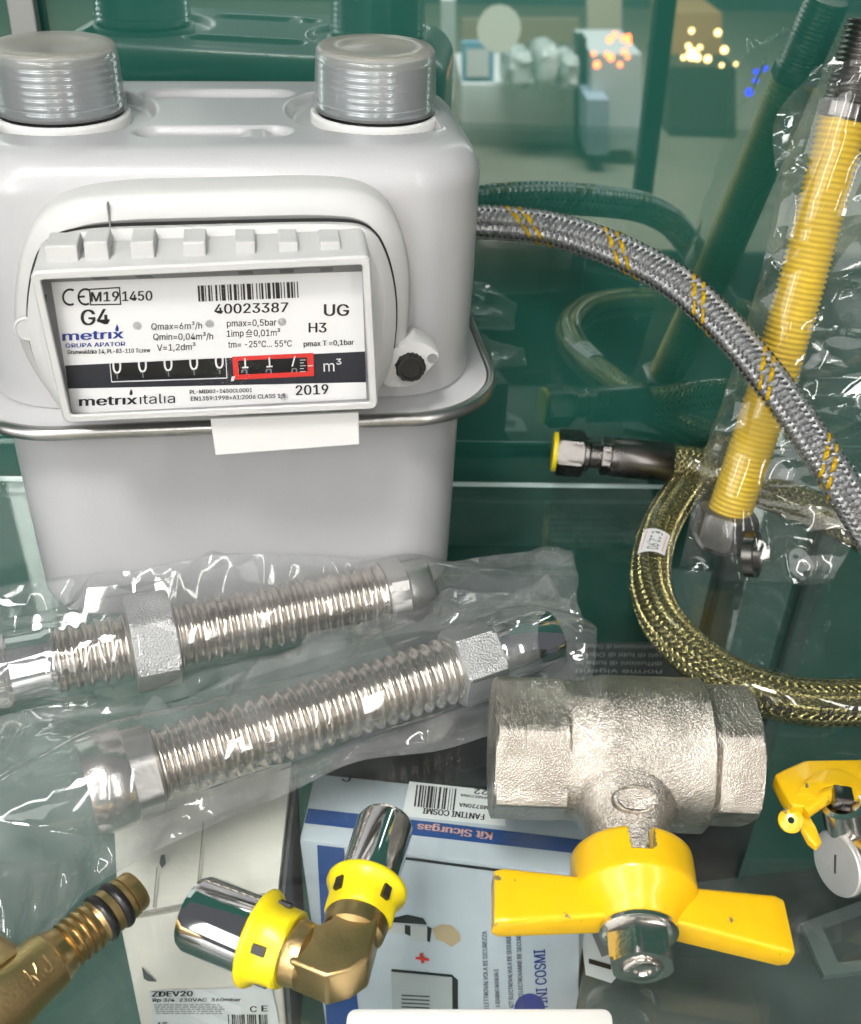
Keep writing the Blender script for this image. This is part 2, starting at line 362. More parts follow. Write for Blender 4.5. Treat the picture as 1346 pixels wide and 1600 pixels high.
# ================================================================== SETTING
YAWC = math.radians(3.3)
CX = np.array([math.cos(YAWC), math.sin(YAWC), 0]); CY = np.array([-CX[1], CX[0], 0]); CZ = np.array([0, 0, 1.])
PANEL_O = np.array([0.045, 0.478, 0.0])
def mirror(p): return p-2*((p-PANEL_O)@CY)*CY
mb = MB(); mb.box(PANEL_O+CY*0.003+CZ*-0.42, CX*2.4, CY*0.006, CZ*1.3)
structure(mb.build('back_panel', MT['panel'], smooth=False))
SH = 0.006
SHB = 0.021                                      # gap between shelf and panel
mb = MB(); c = PANEL_O-CY*(SHB+0.31)-CZ*SH
mb.box(c, CX*1.5, CY*0.62, CZ*SH); structure(mb.build('glass_shelf', MT['shelf'], smooth=False))
mb = MB(); mb.box(PANEL_O-CY*(SHB-0.0008)-CZ*0.0022, CX*1.5, CY*0.0012, CZ*0.0019); structure(mb.build('shelf_edge', MT['shelfedge'], smooth=False))
MT['floor'] = pm('cabinet_floor_grey_green', (0.07, 0.13, 0.11), 0.35, var=0.15, vscale=12)
mb = MB(); mb.box(PANEL_O-CY*0.36-CZ*0.33, CX*2.4, CY*0.72, CZ*0.01); structure(mb.build('cabinet_floor', MT['floor'], smooth=False))
mb = MB(); mb.box(PANEL_O-CY*0.735-CZ*0.33, CX*2.4, CY*0.012, CZ*0.165); structure(mb.build('cabinet_front', pm('green_cabinet_board', (0.03, 0.14, 0.11), 0.4), smooth=False))

# ================================================================== GAS METER
MMID = np.array([-0.0806, 0.3987, 0.190]); MEX = np.array([0.98637, 0.16457, 0]); MEY = np.array([-MEX[1], MEX[0], 0])
MH = 0.190
def ML(x, y, z): return MMID + MEX*x + MEY*y + CZ*z           # meter axes: x across, y to the back, z from the top plane
def MLA(A): A = np.asarray(A, float); return MMID + A[..., :1]*MEX + A[..., 1:2]*MEY + A[..., 2:3]*CZ
def MPL(y): return (ML(0, y, 0), -MEY)
def mloc(px, py, y):
    q = PL(px, py, MPL(y))-MMID; return np.array([q@MEX, q[2]])
meter = thing('gas_meter', 'grey white gas meter with printed index plate and two capped pipes on top', 'gas meter', ML(0, 0, -MH))
def rrect(hw, hd, r, n=14):
    out = []
    for cx, cy, a0 in ((hw-r, hd-r, 0), (-hw+r, hd-r, PI/2), (-hw+r, -hd+r, PI), (hw-r, -hd+r, 1.5*PI)):
        for k in range(n): a = a0+PI/2*k/(n-1); out.append((cx+r*math.cos(a), cy+r*math.sin(a)))
    P0 = np.array(out)                                        # resample evenly
    Q = np.vstack([P0, P0[:1]]); L = np.r_[0, np.cumsum(np.linalg.norm(np.diff(Q, axis=0), axis=1))]
    s = np.linspace(0, L[-1], 200, endpoint=False); return np.stack([np.interp(s, L, Q[:, k]) for k in (0, 1)], 1)
def ring3(P2, z): return np.concatenate([P2, np.full((len(P2), 1), z)], 1)
# upper casing with embossed top
def sst(a, b, x): t = np.clip((x-a)/(b-a), 0, 1); return t*t*(3-2*t)
def emboss(x, y):
    z = np.zeros_like(x)
    for sx in (-.055, .055):
        d = np.hypot((x-sx*0.985)/1.0, (y-.001)/1.0); z -= 0.0035*(1-sst(.0285, .0325, d))
    ins = np.sign(x)*np.abs(x)
    # pinched waists of the recesses towards the middle
    z -= 0.0035*(1-sst(.010, .014, np.hypot((np.abs(x)-.030)*.55, y)))*0
    for yc, hw_, w_ in ((.024, .021, .0042), (-.026, .019, .0045)):
        dx = np.maximum(np.abs(x-(-.002))-hw_, 0); d = np.hypot(dx, (y-yc)); z -= 0.0026*(1-sst(w_, w_+.003, d))
    dx = np.abs(x-.012); z += 0.0018*(1-sst(.002, .006, dx))*(1-sst(.004, .008, np.abs(y+.026)))
    return z
mb = MB(); G = []
for z, hw, hd, cr in ((-.088, .0885, .0545, .029), (-.05, .0893, .0550, .029)): G.append(ring3(rrect(hw, hd, cr), z))
RT = .0135
for k in range(0, 11):
    a = PI/2*k/10; ins = RT*(1-math.cos(a)); G.append(ring3(rrect(.0893-ins, .055-ins, .029-ins*.8), -RT+RT*math.sin(a)))
base = rrect(.0893-RT, .055-RT, .029-RT*.8)
for sc in np.linspace(1, 0.01, 110)[1:]:
    r_ = base*sc; q = ring3(r_, 0.); q[:, 2] = emboss(r_[:, 0], r_[:, 1]); G.append(q)
mb.grid(MLA(np.array(G)), closed_v=True); mb.fan(MLA(G[-1]))
up_c = mb.build('upper_casing', MT['paint'], meter, angle=70)
# lower casing
mb = MB(); G = []
for z, hw, hd in ((-.092, .0868, .0525), (-.14, .0862, .0522), (-.182, .0856, .0518)): G.append(ring3(rrect(hw, hd, .027), z))
for k in range(1, 7):
    a = PI/2*k/6; ins = .008*(1-math.cos(a)); G.append(ring3(rrect(.0856-ins, .0518-ins, .027-ins*.6), -.182-.008*math.sin(a)))
G.append(ring3(rrect(.01, .01, .005), -.19))
mb.grid(MLA(np.array(G)), closed_v=True); mb.fan(MLA(G[-1]))
mb.build('lower_casing', MT['paint'], meter, angle=70)
# flange: painted lip and rolled steel rim
mb = MB(); ZF = -.0925
sec = [(.087, .0535, .029, ZF+.0045), (.0895, .056, .030, ZF+.0028), (.0955, .0615, .034, ZF+.0022), (.0975, .0635, .035, ZF+.001), (.0975, .0635, .035, ZF-.0012), (.087, .0535, .029, ZF-.002)]
mb.grid(MLA(np.array([ring3(rrect(a, b, c_), z) for a, b, c_, z in sec])), closed_v=True)
flange = mb.build('flange', MT['paint'], meter, angle=50)
mb = MB(); o_ = rrect(.0977, .0637, .035); G = []
nn = np.roll(o_, -1, 0)-np.roll(o_, 1, 0); nn = np.stack([nn[:, 1], -nn[:, 0]], 1); nn /= np.linalg.norm(nn, axis=1)[:, None]
for k in range(12):
    a = 2*PI*k/12; G.append(ring3(o_+nn*.0026*math.cos(a), ZF-.0004+.0026*math.sin(a)))
mb.grid(MLA(np.array(G)), closed_v=True, closed_u=True); mb.build('rolled_rim', MT['steel'], flange)
# pipes with caps
for sx in (-.055, .055):
    o = ML(sx, 0.0005, 0)
    mb = MB(); prof = [(-.006, .0205)]
    z = 0.0005
    while z < .0185:
        prof += [(z, .0192), (z+.0004, .0194), (z+.00105, .0208), (z+.0014, .0208), (z+.0021, .0193)]; z += .0023
    prof += [(.0196, .0190), (.0198, .0165)]
    mb.lathe(o, CZ, prof, 72); pipe = mb.build('threaded_pipe', MT['zinc'], meter, angle=60)
    mb = MB(); mb.lathe(o, CZ, [(-.004, .0236), (-.0012, .0236), (-.0002, .0231), (.0, .0222), (-.0004, .0212), (-.004, .0210)], 72, cap=False)
    mb.build('collar_ring', MT['plastic2'], pipe, angle=60)
    mb = MB(); mb.lathe(o, CZ, [(.0010, .0222), (.0045, .0223), (.0046, .0219), (.012, .0216), (.0175, .0213), (.0209, .0210), (.0216, .0203)], 72, cap=False)
    cap = mb.build('dust_cap', MT['cap'], pipe, angle=60)
    mb = MB(); mb.lathe(o, CZ, [(.0203, .0205), (.0217, .0204), (.0221, .0198), (.0220, .013), (.0215, .012), (.0215, .002)], 72); mb.build('cap_top', MT['captop'], pipe, angle=60)
# ---- counter housing
def poly_ring(px_pts, y, rad=None):
    return np.array([[*mloc(a, b, y)] for a, b in px_pts])
def smooth_loop(P2, n=160, r=0.004):
    """round the corners of a closed polygon by Chaikin passes"""
    Q = np.asarray(P2, float)
    for _ in range(3): Q = np.stack([.75*Q+.25*np.roll(Q, -1, 0), .25*Q+.75*np.roll(Q, -1, 0)], 1).reshape(-1, 2)
    R_ = np.vstack([Q, Q[:1]]); L = np.r_[0, np.cumsum(np.linalg.norm(np.diff(R_, axis=0), axis=1))]
    s = np.linspace(0, L[-1], n, endpoint=False); return np.stack([np.interp(s, L, R_[:, k]) for k in (0, 1)], 1)
def loop_in(Q, d):
    t = np.roll(Q, -1, 0)-np.roll(Q, 1, 0); n = np.stack([-t[:, 1], t[:, 0]], 1); n /= np.linalg.norm(n, axis=1)[:, None]+1e-12
    area2 = np.sum(Q[:, 0]*np.roll(Q[:, 1], -1)-np.roll(Q[:, 0], -1)*Q[:, 1])
    return Q+n*d*(1 if area2 > 0 else -1)
def xyz(Q, y): return MLA(np.stack([Q[:, 0], np.full(len(Q), y), Q[:, 1]], 1))
outer = smooth_loop(poly_ring([(20, 520), (22, 440), (40, 365), (80, 318), (170, 300), (330, 297), (520, 292), (590, 305), (628, 350), (645, 430), (640, 520), (622, 590), (560, 640), (300, 655), (110, 655), (60, 600)], -.066))
mb = MB()
mb.grid(np.array([xyz(outer, -.050), xyz(outer, -.0640), xyz(loop_in(outer, .0012), -.0660), xyz(loop_in(outer, .0060), -.0690), xyz(loop_in(outer, .0075), -.0692), xyz(loop_in(outer, .0090), -.0680)]), closed_v=True)
mb.fan(xyz(loop_in(outer, .0090), -.0680))
house = mb.build('counter_housing', MT['plastic'], meter, angle=35)
# cover seam (dark slit) on the upper left of the ring
inner = smooth_loop(poly_ring([(42, 520), (48, 430), (70, 375), (130, 356), (300, 352), (520, 346), (580, 352), (607, 400), (620, 470), (616, 545), (600, 600), (560, 640), (300, 655), (110, 655), (70, 600)], -.070))
mb = MB(); g0 = loop_in(inner, -.0007)
mb.grid(np.array([xyz(g0, -.0682), xyz(g0, -.0694), xyz(loop_in(inner, .0005), -.0694)]), closed_v=True); mb.build('housing_gap', MT['rubber'], house)
mb = MB(); mb.grid(np.array([xyz(inner, -.0668), xyz(inner, -.0715), xyz(loop_in(inner, .002), -.0735), xyz(loop_in(inner, .004), -.0742)]), closed_v=True); mb.fan(xyz(loop_in(inner, .004), -.0742))
mb.build('inner_cover', MT['plastic'], house, angle=35)
mb = MB()
for y0, (a, b) in ((-.0664, ((172, 317), (170, 354))),):
    A, B = mloc(*a, -.068), mloc(*b, -.068); mb.box(ML((A[0]+B[0])/2, -.0678, min(A[1], B[1])), MEX*.0005, MEY*.0035, CZ*abs(A[1]-B[1]))
mb.build('housing_seam', MT['greyprint'], house, smooth=False)
# window frame block (front frame at y = -.0925)
YF = -.0925
fr_px = [(45, 425), (580, 400), (592, 640), (100, 662)]       # outer corners TL TR BR BL
def rquad(pts, y, inset=0.0, r=.003, n=8):
    Q = np.array([mloc(*p, y) for p in pts]); c_ = Q.mean(0); out = []
    for i in range(4):
        p = Q[i]; a = nrm(Q[i-1]-p); b = nrm(Q[(i+1) % 4]-p)
        s = 1/max(.2, abs(a[0]*b[1]-a[1]*b[0]))
        p = p+(a+b)*inset*s; rr = max(r-inset*.7, .0006)
        for k in range(n): t = k/(n-1); out.append((1-t)**2*(p+a*rr)+2*t*(1-t)*p+t*t*(p+b*rr))
    return np.array(out)
f_out = rquad(fr_px, YF)
def scale_l(Q, s, dz=0): c_ = Q.mean(0); return (Q-c_)*s+c_+np.array([0, dz])
mb = MB()
mb.grid(np.array([xyz(scale_l(f_out, 1.0, .0015), -.0715), xyz(scale_l(f_out, 1.0, .0006), -.082), xyz(f_out, -.0850), xyz(f_out, YF+.0008), xyz(rquad(fr_px, YF, .0006), YF),
                  xyz(rquad(fr_px, YF, .0024), YF), xyz(rquad(fr_px, YF, .0028), YF+.0006)]), closed_v=True)
frame = mb.build('window_frame', MT['plastic'], meter, angle=35)
# teeth on top of the block
for a, b in ((75, 125), (135, 172), (207, 243), (288, 323), (369, 400), (436, 466), (500, 532)):
    A = mloc(a, 395 if a > 100 else 402, -.083); B = mloc(b, 393 if a > 100 else 399, -.083); top_z = (A[1]+B[1])/2
    mb = MB(); mb.box(ML((A[0]+B[0])/2, -.0800, top_z-.0045), MEX*abs(B[0]-A[0]), MEY*.0115, CZ*.0088)
    mb.build('snap_tooth', MT['plastic'], frame, smooth=False, bevel=.0005)
# sloped smoky border inside the window + clips
YP = -.0855
pl_px = [(80, 441), (566, 424), (573, 623), (113, 646)]       # label plate corners
in_f = [(58, 434), (571, 412), (581, 630), (108, 652)]
A = [PL(*p, MPL(YF+.001)) for p in in_f]; B = [PL(*p, MPL(YP-.0002)) for p in pl_px]
mb = MB()
for i in range(4): j = (i+1) % 4; mb.add([A[i], A[j], B[j], B[i]], [(0, 1, 2, 3)])
mb.build('window_wall', MT['winwall'], frame, smooth=False)
for (e, t0, t1) in ((0, .145, .195), (0, .28, .33), (0, .60, .645), (0, .73, .775), (0, .86, .90), (1, .14, .24), (1, .45, .55), (1, .72, .82), (2, .30, .36), (2, .43, .46), (2, .55, .60), (2, .72, .77), (3, .16, .24), (3, .38, .48), (3, .60, .70), (3, .82, .90)):
    i, j = e, (e+1) % 4; lp = lambda Q, t: Q[i]*(1-t)+Q[j]*t
    off = -MEY*.0003
    q = [lp(A, t0)*.72+lp(B, t0)*.28+off, lp(A, t1)*.72+lp(B, t1)*.28+off, lp(A, t1)*.2+lp(B, t1)*.8+off, lp(A, t0)*.2+lp(B, t0)*.8+off]
    mb = MB(); mb.add(q, [(0, 1, 2, 3)]); mb.build('clip_slot', MT['rubber'], frame, smooth=False)
mb = MB(); mb.fan([PL(*p, MPL(YF+.0012)) for p in [(54, 431), (575, 408), (586, 634), (105, 656)]]); mb.build('window_pane', MT['window'], frame, smooth=False)
# index plate
pp = MPL(YP)
mb = MB(); mb.fan([PL(*p, pp) for p in pl_px]); plate = mb.build('index_plate', MT['white'], meter, smooth=False)
mb = MB(); pquad(mb, pp, [(102, 571), (571, 549), (572, 597), (107, 607)]); mb.build('dark_band', MT['navy'], plate, smooth=False)
mb = MB()
T = lambda *a, **k: ptext(mb, pp, *a, **k)
T('M19', (143, 471), (186, 470), 15); T('1450', (192, 470), (238, 469), 15); T('G4', (128, 508), (171, 506), 24)
T('40023387', (336, 490), (450, 487), 15); T('UG', (507, 493), (545, 493), 18); T('H3', (483, 519), (510, 519), 15)
T('Qmax=6m³/h', (237, 515), (316, 513), 10, bold=.004); T('Qmin=0,04m³/h', (240, 531), (333, 530), 10, bold=.004); T('V=1,2dm³', (246, 548), (306, 546), 10, bold=.004)
T('pmax=0,5bar', (355, 510), (432, 508), 10, bold=.004); T('1imp', (355, 526), (381, 525), 10, bold=.004); T('0,01m³', (397, 525), (438, 524), 10, bold=.004); 0
T('tm= -25°C... 55°C', (357, 543), (456, 541), 10, bold=.004); T('pmax T =0,1bar', (475, 541), (553, 538), 8)
T('Grunwaldzka 14, PL-83-110 Tczew', (106, 553), (235, 550), 6.5)
T('metrıx', (125, 634), (214, 631), 14, bold=.014)
T('ıtalıa', (219, 631), (274, 629), 15, bold=-.004)
T('PL-MI002-1450CL0001', (297, 615), (394, 612), 6); T('EN1359:1998+A1:2006 CLASS 1,5', (299, 626), (446, 621), 6.5); T('2019', (463, 617), (513, 615), 15)
# CE mark from arcs, boxed M19, barcode, black flame
def arc_px(cx, cy, r, a0, a1, w, n=18):
    a = np.radians(np.linspace(a0, a1, n)); o = [(cx+(r+w/2)*math.cos(t)*.92, cy-(r+w/2)*math.sin(t)) for t in a]; i_ = [(cx+(r-w/2)*math.cos(t)*.92, cy-(r-w/2)*math.sin(t)) for t in a]
    for k in range(n-1): pquad(mb, pp, [o[k], o[k+1], i_[k+1], i_[k]], .00015)
def bar_px(x0, y0, x1, y1, w, mbx=None, pl=None, lift=.00015):
    d = np.array([x1-x0, y1-y0], float); d /= np.hypot(*d); n = np.array([-d[1], d[0]])*w/2
    pquad(mbx or mb, pl or pp, [(x0+n[0], y0+n[1]), (x1+n[0], y1+n[1]), (x1-n[0], y1-n[1]), (x0-n[0], y0-n[1])], lift)
for q in ((385, 526, 394, 525.6), (385, 522.5, 394, 522.1), (385, 520, 389.5, 514.5), (394, 519.6, 389.5, 514.5), (385, 519.8, 394, 519.4)): bar_px(*q, 1.1)
arc_px(110, 464, 12, 60, 300, 3.4); arc_px(134, 463.5, 12, 60, 300, 3.4); bar_px(123, 463.5, 133, 463, 3.2)
for q in ((139, 452, 188, 449), (141, 476, 190, 475), (140, 451, 142, 477), (187, 449, 189, 476)): bar_px(*q, 2)
x = 309.; pat = [2, 1, 3, 1, 1, 2, 2, 1, 1, 3, 2, 2, 1, 1, 4, 2, 1, 1, 2, 2, 3, 1, 1, 2, 1, 1, 2, 2, 4, 1, 1, 3, 1, 2, 1, 1, 2, 2, 1, 1, 3, 2, 2, 1, 4, 1, 1, 2, 1, 2, 3, 1, 2, 1, 1, 2, 1, 1]
sc = 158/sum(pat)
for i, w_ in enumerate(pat):
    w2 = w_*sc
    if i % 2 == 0: sl = (x-309)*.02; pquad(mb, pp, [(x, 446-sl*2), (x+w2, 446-sl*2), (x+w2+1.5, 471-sl*2), (x+1.5, 471-sl*2)], .00015)
    x += w2
def flame(cx, cy, s, mbx): pquad(mbx, pp, [(cx, cy-9*s), (cx+3*s, cy-3*s), (cx+3.4*s, cy+1*s), (cx+1.5*s, cy+4*s), (cx-1.5*s, cy+4*s), (cx-3*s, cy+1*s), (cx-2*s, cy-3*s)], .00016)
flame(205, 614, .8, mb)
mb.build('plate_lettering', MT['black'], plate, smooth=False)
mb = MB(); T('metrıx', (99, 532), (193, 528), 14, bold=.014); T('GRUPA APATOR', (103, 543), (196, 540), 6.5); flame(183, 514, .9, mb)
mb.build('blue_logo', MT['blue'], plate, smooth=False)
mb = MB()
ro = [(363, 557), (490, 551), (491, 587), (366, 593)]; ri = [(372, 563), (480, 558), (481, 580), (374, 585)]
for i in range(4): j = (i+1) % 4; pquad(mb, pp, [ro[i], ro[j], ri[j], ri[i]], .0002)
mb.build('red_window', MT['red'], plate, smooth=False)
mb = MB(); pquad(mb, pp, [(173, 568), (352, 559), (354, 588), (176, 594)], .0001); pquad(mb, pp, ri, .0001); mb.build('counter_drum', MT['rubber'], plate, smooth=False)
mb = MB()
for q in ((171, 566, 353, 557), (175, 596, 355, 590)): bar_px(*q, 1.6, lift=.0003)
for q in ((172, 566, 175, 596), (353, 557, 355, 590)): bar_px(*q, 1.3, lift=.0003)
for k in range(5):
    xx = 177+k*40.; yy = 583-k*1.9; T('0', (xx, yy), (xx+13, yy-.6), 24, bold=.006, cut=(0, .68), lift=.0003)
T('m³', (506, 580), (534, 579), 17, bold=-.002, lift=.0003); bar_px(481, 571, 489, 570.5, 1.5, lift=.0003)
T(',', (362, 590), (367, 590), 20, lift=.0004)
for k, c_ in enumerate('117'):
    xx = (379, 417, 455)[k]; T(c_, (xx, 575-k*1.5), (xx+9, 574.5-k*1.5), 22, bold=.006, cut=(0, .72), lift=.0003)
for k in range(5): bar_px(469, 562+k*4.5, 475 if k % 2 else 478, 561.7+k*4.5, 1., lift=.0003)
mb.build('counter_digits', MT['whiteprint'], plate, smooth=False)
mb = MB()
for k in range(5):
    xx = 181+k*40.; yy = 601-k*1.9; T('1', (xx, yy), (xx+7, yy-.6), 22, bold=.004, cut=(.42, .8), lift=.0002)
for k in range(3):
    xx = (378, 416, 456)[k]; T('228'[k], (xx, 598-k), (xx+10, 597.5-k), 22, bold=.004, cut=(.62, .95), lift=.0002)
mb.build('next_digits', MT['greyprint'], plate, smooth=False)
# rivets showing through the plate
for (a, b) in ((215, 509), (328, 506), (441, 503), (444, 620)):
    mb = MB(); mb.lathe(PL(a, b, pp), -MEY, [(0, .0014), (.0003, .0012), (.0005, .0005)], 16); mb.build('plate_rivet', MT['window'], plate)
# right lug with seal screw
lug = [(592, 560), (640, 540), (655, 536), (690, 556), (688, 566), (665, 590), (655, 607), (610, 612), (594, 600)]
mb = MB(); Q = smooth_loop(np.array([mloc(*p, -.072) for p in lug]), 60)
mb.prism(xyz(Q, -.058), xyz(Q, -.070)); lugo = mb.build('seal_lug', MT['plastic'], meter, angle=35, bevel=.0006)
o = PL(641, 572, MPL(-.070))
mb = MB(); mb.lathe(o, -MEY, [(-.002, .0052), (.0018, .0052), (.0024, .0047), (.0025, .0036), (.0021, .0034), (.0021, .0005)], 40, rfun=lambda t, r, ph: r*(1+.035*np.sign(np.sin(ph*20))*(r > .0043)))
mb.build('seal_screw', MT['rubber'], lugo)
mb = MB(); mb.lathe(PL(676, 560, MPL(-.070)), -MEY, [(-.001, .0018), (.0002, .0018)], 24); mb.build('wire_hole', MT['greyprint'], lugo)
# round moulded mark on the left edge and white tab under the window
o = PL(44, 512, MPL(-.0685))
mb = MB(); mb.lathe(o, -MEY, [(-.001, .0042), (.0012, .0042), (.0016, .0036), (.0013, .0033), (.0013, .0005)], 40); mb.build('date_mark', MT['plastic'], house)
tp = [(329, 655), (561, 645), (562, 695), (337, 712)]
mb = MB(); Af = np.array([mloc(*p, -.088) for p in tp]); mb.prism(xyz(Af, -.0865), xyz(Af, -.088)); mb.build('plastic_tab', MT['plastic2'], meter, smooth=False, bevel=.0004)
# ================================================================== HOSES
def ribbon_set(mb, path, R, n, lead, wfrac, amp, sign, idx, twill=4, crown=.25):
    C, T, N, B, L = frames(path); om = 2*PI/lead
    u = np.array([-1, -.4, .4, 1.]); hw = PI/n*wfrac                # half width as an angle
    for i in idx:
        ph0 = 2*PI*i/n; s = L
        k = 2*i + 2*om*s*n/(2*PI)
        sq = np.tanh(2.6*np.sin(2*PI*(k+.5)/twill)) * (1 if sign > 0 else -1)
        r = R + amp*sq
        a = ph0 + sign*om*s
        ang = a[:, None] + u[None, :]*hw
        rr = r[:, None] + crown*amp*(1-u[None, :]**2)
        G = C[:, None, :] + rr[..., None]*(np.cos(ang)[..., None]*N[:, None, :] + np.sin(ang)[..., None]*B[:, None, :])
        mb.grid(G)
        UV = np.zeros((len(s), 4, 2)); UV[:, :, 0] = (u+1)/2; UV[:, :, 1] = s[:, None]*100
        if mb.UV is None: mb.UV = []
        mb.UV.append(UV.reshape(-1, 2))

# ---- silver braided hose arching from behind the meter
def hz(px, py, depth): d = ray(px, py); return CPOS + d*depth
sp = [PY(690, 345, .469), PY(745, 346, .464), PY(850, 356, .458), PY(950, 386, .449), PY(1050, 437, .434), PY(1130, 507, .415), PY(1205, 596, .394), PY(1275, 696, .376), PY(1335, 790, .362), PY(1400, 900, .352)]
path = catmull(sp, .0004)
hose = thing('braided_hose', 'grey metal braided hose with yellow tracer threads, arching out from behind the gas meter', 'hose', path[-1])
RS = .0068
mb = MB(); mb.sweep(path[::4], RS-.0005, 24); mb.build('hose_core', MT['core'], hose)
n, lead, = 16, .042
for sgn in (1, -1):
    idx = [i for i in range(n) if not (sgn == 1 and i in (3, 5))]
    mb = MB(); ribbon_set(mb, path, RS, n, lead, .94, .0006, sgn, idx); mb.build('wire_braid', MT['silverwire'], hose, fixn=False, angle=80)
mb = MB(); ribbon_set(mb, path, RS+.00008, n, lead, .97, .0006, 1, [3]); mb.build('tracer_thread', MT['yellowwire'], hose, fixn=False)
mb = MB(); ribbon_set(mb, path, RS+.00008, n, lead, .97, .0006, 1, [5]); mb.build('tracer_thread', MT['yellowwire'], hose, fixn=False)

# ---- olive hose: loop on the shelf with crimped fitting
RO_ = .0092; zc = RO_+.0006
fit = [P(872, 706, .020), P(1050, 723, .019)]
fd = nrm(fit[1]-fit[0])
olive = thing('gas_hose', 'olive clear-coated braided hose coiled on the shelf, dark steel fitting and price sticker', 'hose', P(1000, 900, 0))
pA = [fit[1]-fd*.012, fit[1]+fd*.010, P(1130, 742, .018), P(1200, 768, .015), P(1290, 805, zc), P(1400, 860, zc), P(1520, 960, zc), P(1530, 1050, zc), P(1430, 1092, zc), P(1330, 1098, zc), P(1240, 1094, zc), P(1150, 1066, zc), P(1080, 1020, zc), P(1030, 960, zc), P(1012, 890, zc), P(1030, 820, zc), P(1068, 768, zc+.001), P(1110, 738, zc+.003), P(1150, 712, zc+.006)]
# the loop's own end tucks under the crimped end
path2 = catmull(pA[:14]+[P(1016, 895, zc), P(1030, 830, zc), P(1062, 775, zc), P(1098, 735, zc), P(1135, 705, zc)], .0006)
mb = MB(); mb.sweep(path2[::3], RO_-.0013, 28); mb.build('hose_core', MT['olivecore'], olive)
for sgn in (1, -1):
    mb = MB(); ribbon_set(mb, path2, RO_-.0010, 20, .062, .58, .00042, sgn, range(20), crown=.6); mb.build('wire_braid', MT['olivewire'], olive, fixn=False, angle=80)
mb = MB(); mb.sweep(path2[::3], RO_, 40, cap=False); mb.build('clear_coating', MT['pvc'], olive)
o = fit[0]; L_ = np.linalg.norm(fit[1]-fit[0]); mm = .001
mb = MB(); mb.lathe(o-fd*.0005, fd, [(0, .0085), (0, .0108), (.0008, .0115), (.0118, .0115), (.0128, .0105), (.0136, .0085)], 96, rfun=hexr(.0100))
nut = mb.build('union_nut', MT['gunmetal'], olive, angle=18)
mb = MB(); mb.lathe(o-fd*.0028, fd, [(0, .0092), (.0004, .0097), (.0024, .0097)], 48); mb.build('yellow_gasket', MT['lemon'], nut)
mb = MB(); mb.lathe(o+fd*.0125, fd, [(0, .0086), (.0022, .0086), (.0034, .0066), (.0125, .0064)], 48); mb.build('stem', MT['gunmetal'], olive)
mb = MB(); mb.lathe(o+fd*.0205, fd, [(0, .0078), (.0006, .0092), (.0045, .0092), (.0052, .0082)], 96, rfun=hexr(.0081)); mb.build('hex_shoulder', MT['gunmetal'], olive, angle=18)
mb = MB(); mb.lathe(o+fd*.0252, fd, [(0, .0078), (.0006, .0096), (L_-.0252-.0008, .0098), (L_-.0252, .0090)], 64); mb.build('crimp_sleeve', MT['gunmetal'], olive, angle=50)
# price sticker wrapped on the loop, lettering and rings
C2, T2, N2, B2, L2 = frames(path2)
def near(p): return int(np.argmin(np.linalg.norm(C2-p, axis=1)+np.where(np.arange(len(C2)) < len(C2)*.5, 1, 0)))
def on_tube(i_c, s, w, R):                        # s along the hose, w around it from the side that faces the camera
    i = np.clip(i_c+np.round(np.asarray(s)/.0006).astype(int), 0, len(C2)-1)
    v = CPOS-C2[i]; v = v-T2[i]*np.sum(v*T2[i], -1, keepdims=True); v /= np.linalg.norm(v, axis=-1, keepdims=True)
    sd = np.cross(T2[i], v); a = np.asarray(w)/R
    fr = (np.asarray(s)/.0006-np.round(np.asarray(s)/.0006))[..., None]*.0006
    return C2[i]+T2[i]*fr+R*(np.cos(a)[..., None]*v+np.sin(a)[..., None]*sd)
ic = near(P(1014, 870, zc))
ss, ww = np.meshgrid(np.linspace(-.0088, .0088, 18), np.linspace(-.0062, .0062, 20), indexing='ij')
mb = MB(); mb.grid(on_tube(ic, ss, ww, RO_+.0003)); st = mb.build('price_sticker', MT['white'], olive)
mb = MB(); V, F, w = text2d('€ 12,90', .01); Vx = V[:, 0]/w
mb.add(on_tube(ic, .0070-Vx*.0140, -.0022+V[:, 1]*.0048, RO_+.00045), F); mb.build('price_lettering', MT['black'], st, smooth=False, fixn=False)
mb = MB()
for w0 in (-.0046, .0046):
    s2, w2 = np.meshgrid(np.linspace(-.0070, .0070, 12), np.array([w0-.00018, w0+.00018]), indexing='ij'); mb.grid(on_tube(ic, s2, w2, RO_+.00045))
mb.build('sticker_rules', MT['pinkred'], st, smooth=False)
mb = MB(); ih = near(P(1330, 1098, zc)); 
for tx, px in (('0', 1187), ('0', 1197), ('9', 1213), ('9', 1226), ('EN', 1268), ('14', 1302), ('800', 1330)):
    V, F, w = text2d(tx, .015); k = near(P(px, 1094, zc)); mb.add(on_tube(k, -V[:, 0]*.0062, -.0012-V[:, 1]*.0058+.0058*.0, RO_+.0002)*1, F)
mb.build('hose_lettering', MT['black'], olive, smooth=False, fixn=False)

